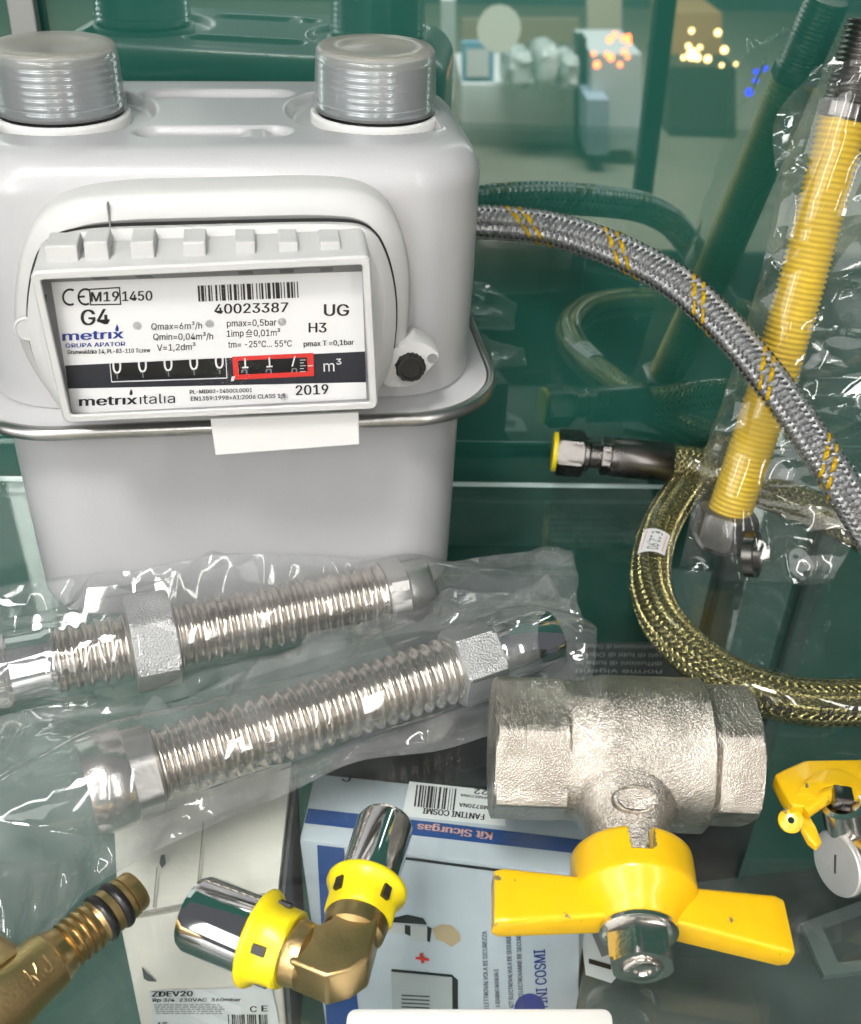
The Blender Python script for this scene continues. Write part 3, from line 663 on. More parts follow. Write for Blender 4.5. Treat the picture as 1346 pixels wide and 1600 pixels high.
# ---- yellow corrugated hose with two nuts, standing in its bag
yb, yt = PY(1140, 800, .415), PY(1318, 185, .452)
yd = nrm(yt-yb)
yhose = thing('corrugated_hose', 'yellow coated corrugated gas hose with dark hex nuts, upright inside a clear bag', 'hose', yb-yd*.02)
Ly = np.linalg.norm(yt-yb)
bow = lambda t: np.array([.0022, -.001, 0])*np.sin(PI*t)*1.0
nst = int(Ly/.00035); tt = np.linspace(0, 1, nst); cen = yb[None]+np.outer(tt*Ly, yd)+np.array([bow(t) for t in tt])
pitch = .00235; rad = .0096+.00055*np.tanh(2.2*np.sin(2*PI*tt*Ly/pitch))-.0002
mb = MB(); mb.sweep(cen, rad, 56); mb.build('corrugated_tube', MT['hoseyellow'], yhose, angle=75)
mb = MB(); nd = nrm(yd*-1)
mb.lathe(yb+yd*.001, nd, [(0, .0108), (.0010, .0135), (.0022, .0152), (.0150, .0152), (.0162, .0138), (.0170, .0110)], 96, rfun=hexr(.0128)); nutb = mb.build('union_nut', MT['greysteel'], yhose, angle=18)
mb = MB(); mb.lathe(yb-yd*.0150, nd, [(0, .0100), (.003, .0104), (.003, .0090)], 48); mb.build('nut_rim', MT['rubber'], nutb)
mb = MB(); mb.lathe(yt-yd*.0005, yd, [(0, .0098), (.001, .0108), (.0062, .0108), (.0072, .0098)], 96, rfun=hexr(.0100)); mb.build('hex_nut', MT['gunmetal'], yhose, angle=18)
mb = MB(); prof = [(0, .0094)]
z = .006
while z < .036: prof += [(z, .0086), (z+.0008, .0096), (z+.0011, .0096), (z+.0019, .0086)]; z += .002
mb.lathe(yt, yd, prof, 48); mb.build('threaded_end', MT['gunmetal'], yhose, angle=75)
# loose ring lying against the nut
rg = PY(1176, 866, .392)
mb = MB(); mb.lathe(rg, nrm(np.array([1, -.5, .35])), [(-.0022, .0078), (-.0022, .0104), (.0022, .0104), (.0022, .0078), (-.0022, .0078)], 48, cap=False)
tag(mb.build('sealing_ring', MT['gunmetal'], org=rg), 'dark ring loose in the clear bag beside the yellow hose nut', 'ring')

# ================================================================== STAINLESS CONNECTORS
def corr(mb, a, d, L, R, amp, pitch, seg=64, sag=0.0):
    n = int(L/pitch*14); t = np.linspace(0, L, n); r = R-amp+amp*np.sin(2*PI*t/pitch)+amp*.12*np.sin(2*PI*t/.013)
    mb.sweep(np.asarray(a)[None]+np.outer(t, d), r, seg)
# upper connector
zc1 = .0165
a0, a1 = P(-12, 1052, zc1), P(668, 915, zc1)
d1 = nrm(a1-a0); at = lambda px, py: float((P(px, py, zc1)-a0)@d1)
con1 = thing('pipe_connector', 'upper bagged corrugated stainless steel connector, with the hex nut near its left end', 'pipe fitting', P(300, 990, 0), 'stainless connectors in clear bags')
s0, s1, s2, s3, s4, s5, s6 = at(-12, 1052), at(90, 1032), at(203, 1008), at(275, 994), at(600, 930), at(632, 922), at(668, 915)
mb = MB(); corr(mb, a0+d1*s1, d1, s4-s1, .0124, .00095, .0048); mb.build('corrugated_tube', MT['stainless'], con1, angle=80)
mb = MB(); mb.lathe(a0, d1, [(-.02, .0126), (s1-.004, .0126), (s1-.0035, .0130), (s1-.0005, .0130), (s1, .0122)], 72); end1 = mb.build('smooth_end', MT['chrome'], con1, angle=50)
mb = MB(); mb.lathe(a0, d1, [(-.02, .0148), (.0045, .0148), (.006, .0138), (.006, .0124)], 72); mb.build('end_collar', MT['chrome'], end1, angle=50)
mb = MB(); mb.lathe(a0+d1*s2, d1, [(0, .0135), (.0006, .0180), (.0016, .0188), (s3-s2-.0016, .0188), (s3-s2-.0006, .0180), (s3-s2, .0135)], 96, rfun=hexr(.0166)); mb.build('hex_nut', MT['castnut'], con1, angle=18)
mb = MB(); mb.lathe(a0+d1*s4, d1, [(0, .0122), (.001, .0135), (s5-s4-.001, .0135), (s5-s4, .012)], 96, rfun=hexr(.0122)); mb.build('end_nut', MT['steel'], con1, angle=18)
mb = MB(); mb.lathe(a0+d1*s5, d1, [(0, .0118), (s6-s5-.001, .0118), (s6-s5, .0108), (s6-s5, .008)], 64); mb.build('spigot', MT['steel'], con1, angle=50)
# lower connector
zc2 = .0165
b0, b1 = P(135, 1232, zc2), P(858, 997, zc2+.002)
d2 = nrm(b1-b0); at = lambda px, py: float((P(px, py, zc2)-b0)@d2)
con2 = thing('pipe_connector', 'lower bagged corrugated stainless connector with wide plain collar at its left end', 'pipe fitting', P(480, 1130, 0), 'stainless connectors in clear bags')
q1, q2, q3, q4, q5 = at(202, 1211), at(245, 1197), at(703, 1049), at(766, 1028), at(858, 997)
mb = MB(); corr(mb, b0+d2*q2, d2, q3-q2, .0124, .00095, .0048); mb.build('corrugated_tube', MT['stainless'], con2, angle=80)
mb = MB(); mb.lathe(b0, d2, [(0, .0118), (0, .0158), (.0006, .0163), (q1-.0006, .0163), (q1, .0158), (q1, .012)], 80); mb.build('end_collar', MT['nickel'], con2, angle=40)
mb = MB(); mb.lathe(b0, d2, [(q1-.0002, .0150), (q2-.001, .0148), (q2, .0125)], 96, rfun=hexr(.0136)); mb.build('collar_sleeve', MT['steel'], con2, angle=18)
mb = MB(); mb.lathe(b0+d2*q3, d2, [(0, .012), (.0006, .0142), (.0015, .0150), (q4-q3-.0015, .0150), (q4-q3-.0006, .0142), (q4-q3, .011)], 96, rfun=hexr(.0130), up=(0, .5, 1)); mb.build('hex_nut', MT['castnut'], con2, angle=18)
mb = MB(); mb.lathe(b0+d2*q4, d2, [(0, .0098), (.002, .0112), (q5-q4-.001, .0112), (q5-q4, .0104), (q5-q4, .008)], 64); mb.build('spigot', MT['chrome'], con2, angle=50)
# ================================================================== BALL VALVE WITH BUTTERFLY HANDLE
zv = .0243
va, vb = P(768, 1168, zv), P(1166, 1182, zv)
vd = nrm(vb-va); vd[2] = 0; vd = nrm(vd); Lv = np.linalg.norm(vb-va)
valve = thing('ball_valve', 'large nickel plated ball valve with yellow butterfly handle, lying at centre right', 'valve', P(970, 1180, 0))
vat = lambda px: Lv*(px-768)/398.
vup = np.array([0, 0, 1.]); vo = nrm(np.cross(vup, vd)); vo = -vo if vo[1] > 0 else vo     # towards the viewer
def octr(ap, rot=0):
    def f(t, r, ph):
        a = ((ph+rot) % (PI/3))-PI/6; return np.minimum(ap/np.cos(a), r)
    return f
body_prof = []
hexl, hexr_, R_b = vat(875), vat(1092), .0255
def body_r(t, r, ph):
    a = (ph % (PI/3))-PI/6
    ap = .0213; hx = np.minimum(ap/np.cos(a), .0242)
    if t < hexl-.002 or t > hexr_+.001: return np.minimum(hx, r)
    if t < hexl+.004:
        k = (t-(hexl-.002))/.006; k = k*k*(3-2*k); return np.minimum(hx, r)*(1-k)+r*k
    return np.full_like(ph, r)
pr = [(0, .0195), (0, .0222), (.0008, .0242)]
for t in np.linspace(.002, hexl, 10): pr.append((t, .0242))
mid0, mid1 = hexl, hexr_
for t in np.linspace(hexl+.001, hexr_-.0012, 26):
    k = (t-mid0)/(mid1-mid0)
    r = .0228+.0027*sst(.10, .30, k)*1.0
    pr.append((t, r))
pr += [(hexr_-.0008, .0255), (hexr_-.0002, .0246), (hexr_+.0005, .0242)]
for t in np.linspace(hexr_+.002, Lv-.0014, 8): pr.append((t, .0242))
pr += [(Lv-.0006, .0236), (Lv, .0222), (Lv, .0195)]
mb = MB(); mb.lathe(va, vd, pr, 120, rfun=body_r, up=(0, .0, 1), cap=False)
# closed inner bore
mb.lathe(va, vd, [(0, .0195), (.022, .0185), (.022, .002)], 60); mb.lathe(va, vd, [(Lv, .0195), (Lv-.022, .0185), (Lv-.022, .002)], 60)
vbody = mb.build('valve_body', MT['cast'], valve, angle=20)
# end insert seam on the right of the body
stx = vat(968); so = va+vd*stx
hx = -.006                                           # handle axis drops slightly below horizontal
sd = nrm(vo*1.0+vup*-.10-vd*.03)
mb = MB(); mb.lathe(so, sd, [(.012, .0190), (.024, .0165), (.0275, .0145), (.031, .0128), (.046, .0118)], 64, up=(0, 0, 1)); mb.build('stem_boss', MT['cast'], valve, angle=60)
# oval emblem and raised lettering in the casting
def on_body(u, v, R):                                # u along the axis, v around from the viewer side upwards
    u = np.asarray(u); a = np.asarray(v)/R
    return va+vd*u[..., None]+R*(np.cos(a)[..., None]*vo+np.sin(a)[..., None]*vup)
mb = MB(); uc = vat(982)
an = np.linspace(0, 2*PI, 40, endpoint=False)
el = np.array([[so+sd*(.0248-.003*0)+vup*(.0158) for _ in (0,)] for _ in (0,)])
bo = so+sd*.0225; bup = nrm(vup+sd*.55); 
ring = lambda k, h: bo+bup*(.0175+h)+np.cos(an)[:, None]*vd*.0066*k+np.sin(an)[:, None]*nrm(np.cross(vd, bup))*.0042*k
mb.grid(np.array([ring(1.05, -.003), ring(1.0, .0004), ring(.9, .0007), ring(.8, .0004), ring(.78, -.0003)]), closed_v=True); mb.fan(ring(.78, -.0003))
V, F, w = text2d('EB', .01); cdir = nrm(np.cross(vd, bup)); cdir = cdir if cdir[1] > 0 else -cdir
mb.add(bo+bup*.0184+(V[:, :1]/w-.5)*vd*.0066+(V[:, 1:]-.5)*cdir*.0040, F)
mb.build('cast_emblem', MT['cast'], vbody, angle=50)
mb = MB()
for w0, s0_, s1_ in ((.030, vat(940), vat(1035)),):
    V, F, w = text2d('BS EN331', .02); mb.add(on_body(s0_+V[:, 0]/w*(s1_-s0_), w0+V[:, 1]*.0055, .0257), F)
mb.build('cast_lettering', MT['cast'], vbody, smooth=False, fixn=False)
# raised rectangular pad outline
mb = MB(); uu, v2 = np.meshgrid(np.linspace(vat(934), vat(1020), 12), np.linspace(.009, .024, 12), indexing='ij')
mb.grid(on_body(uu, v2, .0258)); 
for q in (0,): pass
mb.build('cast_pad', MT['cast'], vbody)
# handle
ho = so+sd*.0405                                       # hub start
mb = MB(); prof = [(0, .0165), (0, .0205), (.0006, .0210), (.0165, .0212), (.0180, .0206), (.0215, .0165), (.0300, .0125), (.0310, .0115), (.0310, .006)]
NS = 120
ph = np.linspace(0, 2*PI, NS, endpoint=False)
hx_ = nrm(np.cross(vup, sd)); hy_ = np.cross(sd, hx_)
G = []
tl = [(0, .0155), (0, .0180), (.0006, .0185)] + [(t, .0186) for t in np.linspace(.002, .0125, 8)] + [(.0134, .0182), (.0160, .0158), (.0196, .0132), (.0225, .0116), (.0233, .0106), (.0233, .004)]
for k, (t, r) in enumerate(tl):
    tt_ = np.full(NS, t)
    # notch cut in the rim at the top (facing up)
    a = np.abs((ph-PI/2+PI) % (2*PI)-PI) if hy_[2] > 0 else np.abs((ph+PI/2+PI) % (2*PI)-PI)
    if t < .0075: tt_ = np.where(a < .175, np.maximum(t, .0078), t)
    G.append(ho+sd*tt_[:, None]+r*(np.cos(ph)[:, None]*hx_+np.sin(ph)[:, None]*hy_))
G = np.array(G); mb.grid(G, closed_v=True); mb.fan(G[-1])
Gi = []
for t in (.0, .012):
    tt_ = np.full(NS, t); a = np.abs((ph-PI/2*np.sign(hy_[2])+PI) % (2*PI)-PI)
    tt_ = np.where((a < .175) & (t < .0078), .0078, tt_); Gi.append(ho+sd*tt_[:, None]+.0155*(np.cos(ph)[:, None]*hx_+np.sin(ph)[:, None]*hy_))
mb.grid(np.array(Gi), closed_v=True, flip=True); 
handle = mb.build('handle', MT['yellow'], valve, angle=45, fixn=True)
# wings: blades that hold the stem axis, rolled a little about it
rollw = math.radians(3.5)
wx = nrm(vd*math.cos(rollw)-vup*math.sin(rollw)); wx = nrm(wx-sd*(wx@sd)); wz = np.cross(wx, sd); wz = wz if wz[2] > 0 else -wz
for sg, xl, tip0, tip1 in ((-1, .0425, .0095, .0275), (1, .0440, .0100, .0285)):
    mb = MB(); G = []
    for k in np.linspace(0, 1, 14):
        x = .009+(xl-.009)*k
        t0 = .0105*(1-k)+tip0*k; t1 = .0225*(1-k)**1.0+tip1*k
        th = .0054*(1-.12*k); ec = min(1, (1-k)*9+.55)
        tm, hw_ = (t0+t1)/2, (t1-t0)/2*(.93 if k == 1 else 1)
        loop = []
        for q in range(24):
            a = 2*PI*q/24; e = 9.0
            cx = np.sign(math.cos(a))*abs(math.cos(a))**(2/e); cy = np.sign(math.sin(a))*abs(math.sin(a))**(2/e)
            loop.append(ho+wx*(sg*x)+sd*(tm+hw_*cx)+wz*(th*cy*(.8 if k == 1 else 1)))
        G.append(loop)
    mb.grid(np.array(G), closed_v=True); mb.fan(G[-1]); mb.fan(G[0]); mb.build('wing', MT['yellow'], handle, angle=50)
no = ho+sd*.0232
mb = MB(); mb.lathe(no, sd, [(0, .0115), (.0012, .0115), (.0020, .0105), (.0021, .008)], 56); nutw = mb.build('flange_nut', MT['nickel'], valve, angle=40)
mb = MB(); mb.lathe(no+sd*.0018, sd, [(0, .0100), (.0082, .0100), (.0095, .0090), (.0095, .0062), (.0085, .0052)], 96, rfun=hexr(.0085), up=vd+vup*.3); mb.build('hex_nut', MT['nickel'], nutw, angle=18)
mb = MB(); mb.lathe(no+sd*.0018, sd, [(.006, .0055), (.0102, .0055), (.0106, .0050), (.0106, .0026), (.0098, .0022)], 40); mb.build('stem_end', MT['nickel'], nutw, angle=40)

# ================================================================== PRESS ELBOW
ze = .0135
ec_ = P(535, 1517, ze)
e1 = nrm(P(300, 1424, ze)-ec_); e2 = nrm(P(604, 1283, ze)-ec_)
elbow = thing('press_elbow', 'brass elbow fitting with two chrome press sleeves and lemon yellow collars', 'pipe elbow', P(520, 1490, 0))
l1 = np.linalg.norm(P(303, 1424, ze)-ec_); l2 = np.linalg.norm(P(604, 1283, ze)-ec_)
def elb_len(px, py, e): return float((P(px, py, ze)-ec_)@e)
c1a, c1b = elb_len(402, 1462, e1), elb_len(456, 1485, e1)
c2a, c2b = elb_len(567, 1382, e2), elb_len(556, 1436, e2)
mb = MB(); k1, k2 = c1b, c2b
arc = [ec_+e1*(k1+.004)] + [ec_+e1*.010] + [ec_+e1*.010*(1-t)**2+e2*.010*t**2 for t in np.linspace(.1, .9, 9)] + [ec_+e2*.010, ec_+e2*(k2+.004)]
pth = catmull(arc, .0008); mb.sweep(pth, .0070, 40); eb = mb.build('elbow_body', MT['brass'], elbow, angle=40)
# forged block round the bend
p1 = nrm(np.cross(CZ, e1)); p1 = p1 if p1@e2 < 0 else -p1
p2 = nrm(np.cross(CZ, e2)); p2 = p2 if p2@e1 < 0 else -p2
hw_ = .0071
cut = ec_+p1*hw_+p2*hw_
pl_ = [ec_+e1*(k1-.003)+p1*hw_, ec_+p1*hw_-p2*hw_*.15, ec_+p1*hw_*.55+p2*hw_*.55, ec_+p2*hw_-p1*hw_*.15, ec_+e2*(k2-.003)+p2*hw_, ec_+e2*(k2-.003)-p2*hw_*.85, ec_+e2*.011-p2*hw_*.85, ec_+e1*.011-p1*hw_*.85, ec_+e1*(k1-.003)-p1*hw_*.85]
pl_ = np.array(pl_); mb = MB(); mb.prism(pl_-CZ*.0072, pl_+CZ*.0072); mb.build('forged_block', MT['brass'], eb, bevel=.0028, bseg=5, angle=60)
for ee, ln in ((e1, k1), (e2, k2)):
    mb = MB(); mb.lathe(ec_+ee*(ln-.006), ee, [(0, .0070), (.0012, .0090), (.0052, .0096), (.0066, .0092), (.0075, .0075)], 56); mb.build('shoulder', MT['brass'], eb, angle=40)
for ee, ca, cb, lt, Rs, q_ in ((e1, c1a, c1b, l1, .0111, .93), (e2, c2a, c2b, l2, .0092, .82)):
    mb = MB()
    def crf(t, r, ph): return r*(1+.045*np.cos(ph*4)*((r > .0118*q_) & (r < .0140*q_)))
    w_ = ca-cb
    mb.lathe(ec_+ee*cb, ee, [(0, .0095*q_), (0, .0116*q_), (.0008, .0121*q_), (w_*.45, .0122*q_), (w_-.0038, .0128*q_), (w_-.0024, .0146*q_), (w_-.0014, .0152*q_), (w_-.0004, .0151*q_), (w_, .0146*q_), (w_, .0098*q_)], 96, rfun=crf); co = mb.build('locking_collar', MT['lemon'], elbow, angle=45)
    for kk in range(4):
        a = PI/4+kk*PI/2; xx = nrm(np.cross(CZ, ee)); dd = np.cos(a)*xx+np.sin(a)*CZ
        mbs = MB(); mbs.box(ec_+ee*(cb+w_*.5)+dd*.0112*q_, ee*w_*.34, np.cross(ee, dd)*.0026, dd*.0016); mbs.build('inspection_slot', MT['rubber'], co, smooth=False)
    mb = MB(); mb.lathe(ec_+ee*(ca-.001), ee, [(0, Rs), (lt-ca-.0012, Rs), (lt-ca-.0002, Rs-.0004), (lt-ca+.001, Rs-.0010), (lt-ca+.001, Rs-.0019), (lt-ca-.010, Rs-.0019)], 72, cap=False)
    mb.lathe(ec_+ee*(ca-.001), ee, [(lt-ca-.012, Rs-.0017), (lt-ca-.012, .001)], 48, cap=False)
    mb.build('press_sleeve', MT['chrome'], elbow, angle=50)

# ================================================================== BRASS TAIL FITTING (left)
zt = .0125
t0, t1 = P(-30, 1590, zt), P(215, 1388, zt)
td = nrm(t1-t0); Lt = np.linalg.norm(t1-t0); ta = lambda px, py: float((P(px, py, zt)-t0)@td)
tail = thing('hose_tail', 'brass barbed fitting with two black rubber rings, at the left edge', 'pipe fitting', P(60, 1540, 0))
u1, u2, u3 = ta(95, 1488), ta(108, 1474), ta(150, 1440)
prof = [(-.02, .0104), (u1-.016, .0100), (u1-.012, .0092), (u1-.003, .0086), (u1-.0024, .0079), (u1, .0078), (u1+.002, .0070)]
z = u1+.0025
while z < u3-.001: prof += [(z, .0066), (z+.0003, .0076), (z+.0016, .0072), (z+.0021, .0064)]; z += .0024
prof += [(u3, .0066), (u3+.0005, .0073)]
r1 = ta(160, 1435); r2 = ta(183, 1415)
prof += [(r1-.0016, .0072), (r1-.0012, .0058), (r1+.0012, .0058), (r1+.0016, .0073), (r2-.0016, .0073), (r2-.0012, .0058), (r2+.0012, .0058), (r2+.0016, .0072), (r2+.003, .0072), (r2+.0034, .0062), (Lt-.0045, .0062), (Lt-.004, .0070), (Lt-.0008, .0068), (Lt, .0062), (Lt, .0048), (Lt-.008, .0046), (Lt-.008, .001)]
mb = MB(); mb.lathe(t0, td, [(a_, b_ if a_ < u1 else b_*.93) for a_, b_ in prof], 64, cap=False); tb = mb.build('tail_body', MT['brass'], tail, angle=40)
for rr in (r1, r2):
    mb = MB(); mb.lathe(t0, td, [(rr+.0016*math.cos(a), .0060+.0016*math.sin(a)) for a in np.linspace(0, 2*PI, 17)], 56, cap=False); mb.build('rubber_ring', MT['rubber'], tail)
mb = MB(); sdir = nrm(P(-60, 1478, zt)-P(0, 1520, zt)); mb.lathe(P(10, 1545, zt), sdir, [(0, .0105), (.02, .0100), (.035, .0095)], 48); mb.build('side_branch', MT['brass'], tb, angle=40)
mb = MB(); V, F, w = text2d('EMJ', .02); tp_ = t0+td*(u1-.0155); 
vv = nrm(CPOS-tp_); vv = nrm(vv-td*(vv@td)); sv = np.cross(vv, td)
a_ = (V[:, 1]-.5)*.005/.0092
mb.add(tp_+td*(V[:, :1]/w)*.0095+.00935*(np.cos(a_)[:, None]*vv+np.sin(a_)[:, None]*sv), F); mb.build('cast_lettering', MT['brass'], tb, smooth=False, fixn=False)

# ================================================================== SMALL VALVE WITH YELLOW LEVER (right edge)
zs = .016
sv0 = P(1330, 1250, zs)
lever_v = thing('lever_valve', 'small valve with yellow lever and nickel body, cut by the right edge', 'valve', P(1320, 1300, 0))
LT = (P(1280, 1230, .030), np.array([0, 0, 1.]))
lev = [(1211, 1209), (1224, 1202), (1258, 1187), (1420, 1184), (1440, 1300), (1352, 1280), (1342, 1248), (1326, 1232), (1302, 1232), (1278, 1244), (1258, 1259), (1239, 1259), (1224, 1234)]
top = np.array([PL(*p, LT) for p in lev]); mb = MB(); mb.prism(top-CZ*.0060, top); lv = mb.build('lever', MT['yellow'], lever_v, bevel=.0009, bseg=3, angle=40)
# raised arc round the pivot, rolled lip, pierced ear and bent skirt
aa = np.radians(np.linspace(5, 165, 24)); arc_ = lambda r_: np.array([PL(1300+r_*1.12*math.cos(t), 1254-r_*.98*math.sin(t), LT) for t in aa])
loop_ = np.vstack([arc_(50), arc_(24)[::-1]]); mb = MB(); mb.prism(loop_-CZ*.001, loop_+CZ*.0011); mb.build('raised_boss', MT['yellow'], lv, bevel=.0004, angle=40)
mb = MB(); mb.sweep(catmull([P(1255, 1268, .027), P(1272, 1256, .028), P(1292, 1244, .029), P(1308, 1240, .029)], .0008), .0026, 16); mb.build('rolled_lip', MT['yellow'], lv)
o = P(1236, 1282, .024); en = nrm(np.array([-.25, -.60, .75]))
mb = MB(); mb.lathe(o, en, [(-.0014, .0010), (-.0014, .0039), (.0010, .0039), (.0014, .0034), (.0014, .0010), (-.0014, .0010)], 32, cap=False); mb.build('lever_ear', MT['yellow'], lv, angle=40)
sk = np.array([P(1250, 1278, .025), P(1254, 1292, .023), P(1264, 1312, .021), P(1277, 1322, .020), P(1286, 1316, .020), P(1274, 1292, .022), P(1266, 1272, .025)])
mb = MB(); mb.prism(sk-CZ*.0028, sk); mb.build('lever_skirt', MT['yellow'], lv, bevel=.0006, angle=40)
# round body on its side, flat slotted end towards the left, square spindle through the lever
MT['zincend'] = pm('pale_zinc_end', (.62, .62, .60), .42, .55, var=.06, vscale=70, bump=.15, bscale=900)
dn = nrm(np.array([-.90, -.37, .10])); od = P(1306, 1350, .0125)
mb = MB(); mb.lathe(od-dn*.0012, dn, [(-.040, .0100), (-.006, .0100), (-.0050, .0108), (-.0004, .0108)], 56); vb2 = mb.build('valve_body', MT['nickel'], lever_v, angle=40)
mb = MB(); mb.lathe(od-dn*.0016, dn, [(0, .0104), (.0012, .0104), (.0016, .0099), (.0017, .001)], 56); mb.build('end_cap', MT['zincend'], vb2, angle=22)
mb = MB(); sl = nrm(np.cross(dn, nrm(np.array([.2, .5, .8])))); mb.box(od, nrm(np.cross(dn, sl))*.0062, sl*.0007, dn*.0003); mb.build('screw_slot', MT['gunmetal'], vb2, smooth=False)
sp0, sp1 = P(1328, 1300, .018), P(1316, 1246, .0315)
mb = MB(); mb.lathe(sp0, sp1-sp0, [(0, .0072), (.012, .0070), (.0125, .0052), (np.linalg.norm(sp1-sp0)-.004, .0050)], 40); mb.build('spindle', MT['nickel'], vb2, angle=40)
mb = MB(); mb.box(sp1-CZ*.003, np.array([.0058, -.0008, 0]), np.array([.0008, .0058, 0]), CZ*.0055); mb.build('square_drive', MT['gunmetal'], vb2, bevel=.0006)

# ================================================================== PRICE CARD (front edge)
mb = MB(); cz = .004
cp = [P(543, 1575, cz), P(956, 1575, cz), P(975, 1760, cz), P(530, 1760, cz)]
Q = []
for i in range(4):
    p = cp[i]; a = nrm(cp[i-1]-p); b = nrm(cp[(i+1) % 4]-p)
    for t in np.linspace(0, 1, 6): Q.append((1-t)**2*(p+a*.003)+2*t*(1-t)*p+t*t*(p+b*.003))
Q = np.array(Q); mb.prism(Q-CZ*.0035, Q); tag(mb.build('price_card', MT['plastic2'], org=P(750, 1600, 0), bevel=.0008, angle=40), 'blank white plastic card with rounded corners at the front edge', 'card')
# ================================================================== CLEAR PLASTIC BAGS
def tri(x): return 2*np.abs(2*(x-np.floor(x+.5)))-1
def crumple(u, v, seed, K=9, f0=18, f1=70, ani=(0., PI)):
    r_ = np.random.default_rng(seed); h = 0
    wx = vnoise(u*40+seed, v*40+3)*.012; wy = vnoise(u*40+9, v*40+seed)*.012
    for k in range(K):
        a = r_.uniform(*ani); f = f0*(f1/f0)**(k/(K-1)); p = r_.random()
        msk = sst(.42, .62, vnoise(u*28+7*k+seed, v*28+5*k))
        h = h + tri(f*((u+wx)*math.cos(a)+(v+wy)*math.sin(a))+p)*msk/(f/f0)
    return h
def resamp(Q, n):
    Q = np.asarray(Q, float); m = len(Q); t = np.linspace(0, m-1, n); out = []
    for tt in t:
        i = min(int(tt), m-2); f = tt-i; p0, p1, p2, p3 = Q[max(i-1, 0)], Q[i], Q[i+1], Q[min(i+2, m-1)]
        out.append(.5*((2*p1)+(-p0+p2)*f+(2*p0-5*p1+4*p2-p3)*f*f+(-p0+3*p1-3*p2+p3)*f**3))
    return np.array(out)
def film(A, C, B, R, bulge, amp, seed, ns=300, nt=130, side=1, ani=(0., PI), tight=.35, fl=0.0, f0=12, f1=62):
    """sheet from edge A over the axis C (clearance radius R) to edge B"""
    A, C, B = resamp(A, ns), resamp(C, ns), resamp(B, ns); R = resamp(np.asarray(R, float).reshape(-1, 1), ns)[:, 0]
    ax = np.gradient(C, axis=0); ax /= np.linalg.norm(ax, axis=1)[:, None]
    bulge = np.asarray(bulge, float)
    t = np.linspace(-1, 1, nt); G = np.zeros((ns, nt, 3))
    top = C + bulge*(R[:, None]+.0006)
    for j, tt in enumerate(t):
        w = 1-abs(tt)
        G[:, j] = (A if tt < 0 else B)*(1-w)+top*w
    d = G-C[:, None]; d -= ax[:, None]*np.sum(d*ax[:, None], -1, keepdims=True); ln = np.linalg.norm(d, axis=-1); rr = R[:, None]+.0007
    if side > 0:
        k = np.maximum(rr/np.maximum(ln, 1e-6), 1); G = G+d*(k-1)[..., None]
    W = np.linalg.norm(B-A, axis=1).mean(); L = np.linalg.norm(np.diff(C, axis=0), axis=1).sum()
    u, v = np.meshgrid(np.linspace(0, L, ns), np.linspace(0, W, nt), indexing='ij')
    free = sst(0.0, .010, np.maximum(ln-rr, 0)) if side > 0 else 1.0
    env = (tight+(1-tight)*free)*np.minimum(1, (1-np.abs(t))*7+.15)[None, :]
    h = crumple(u, v, seed, K=8, ani=ani, f0=f0, f1=f1)*1.15 + (ridged(u*34+seed, v*22, 2)-.45)*1.2 + (vnoise(u*20+seed, v*20)-.5)*1.8
    N = np.cross(np.gradient(G, axis=0), np.gradient(G, axis=1)); N /= np.linalg.norm(N, axis=-1, keepdims=True)+1e-12
    N *= np.sign(np.sum(N*bulge, -1, keepdims=True)+1e-9)
    hh = amp*h*env
    if side > 0: hh = np.where(ln < rr+.004, np.maximum(hh, -.0004+0*hh), hh)
    G = G+N*hh[..., None]
    # uneven cut edges
    ed = (vnoise(v*120+seed, v*0+2.)-.5)*.004
    G[-1] += ax[-1]*ed[-1][:, None]; G[0] += ax[0]*ed[0][:, None]
    if fl: G[..., 2] = np.maximum(G[..., 2], fl)
    return G
def bag(name, label, front, back, loc, group=None, film_mat='film'):
    t_ = thing(name, label, 'plastic bag', loc, group)
    mb = MB(); mb.grid(front); mb.build('front_sheet', MT[film_mat], t_, angle=180, fixn=False)
    mb = MB(); mb.grid(back); mb.build('back_sheet', MT[film_mat], t_, angle=180, fixn=False)
    return t_
MF = MPL(-.0565)
# upper connector bag (its back edge leans on the meter)
A1 = [PL(-60, 928, MF), PL(80, 903, MF), PL(200, 893, MF), PL(300, 875, MF), PL(420, 866, MF), PL(540, 872, MF), P(640, 888, .022), P(705, 878, .012), P(800, 864, .008), P(893, 860, .010)]
C1 = [P(x_, y_, zc1) for x_, y_ in ((-60, 1062), (80, 1034), (200, 1009), (300, 988), (420, 964), (540, 941))]+[P(640, 921, .0155), P(730, 915, .010), P(820, 912, .008), P(897, 908, .007)]
B1 = [P(x_, y_, .001) for x_, y_ in ((-60, 1150), (80, 1125), (200, 1112), (300, 1086), (420, 1050), (540, 1014), (640, 988), (740, 985), (830, 990), (903, 972))]
R1 = [.0150, .0150, .0192, .0160, .0142, .0140, .0138, .009, .006, .004]
F1 = film(A1, C1, B1, R1, nrm([0, -.35, 1]), .0044, 3, tight=.10, fl=.0006, ani=(-.2, .9))
K1 = film(A1, [p*[1, 1, 0]+[0, 0, .0012] for p in np.array(C1)], B1, [.0001]*10, [0, 0, 1], .0012, 5, side=0, tight=1, fl=.0004)
bag('plastic_bag', 'crumpled clear bag round the upper stainless connector, leaning on the gas meter', F1, K1, P(300, 1000, 0), 'clear bags round the stainless connectors')
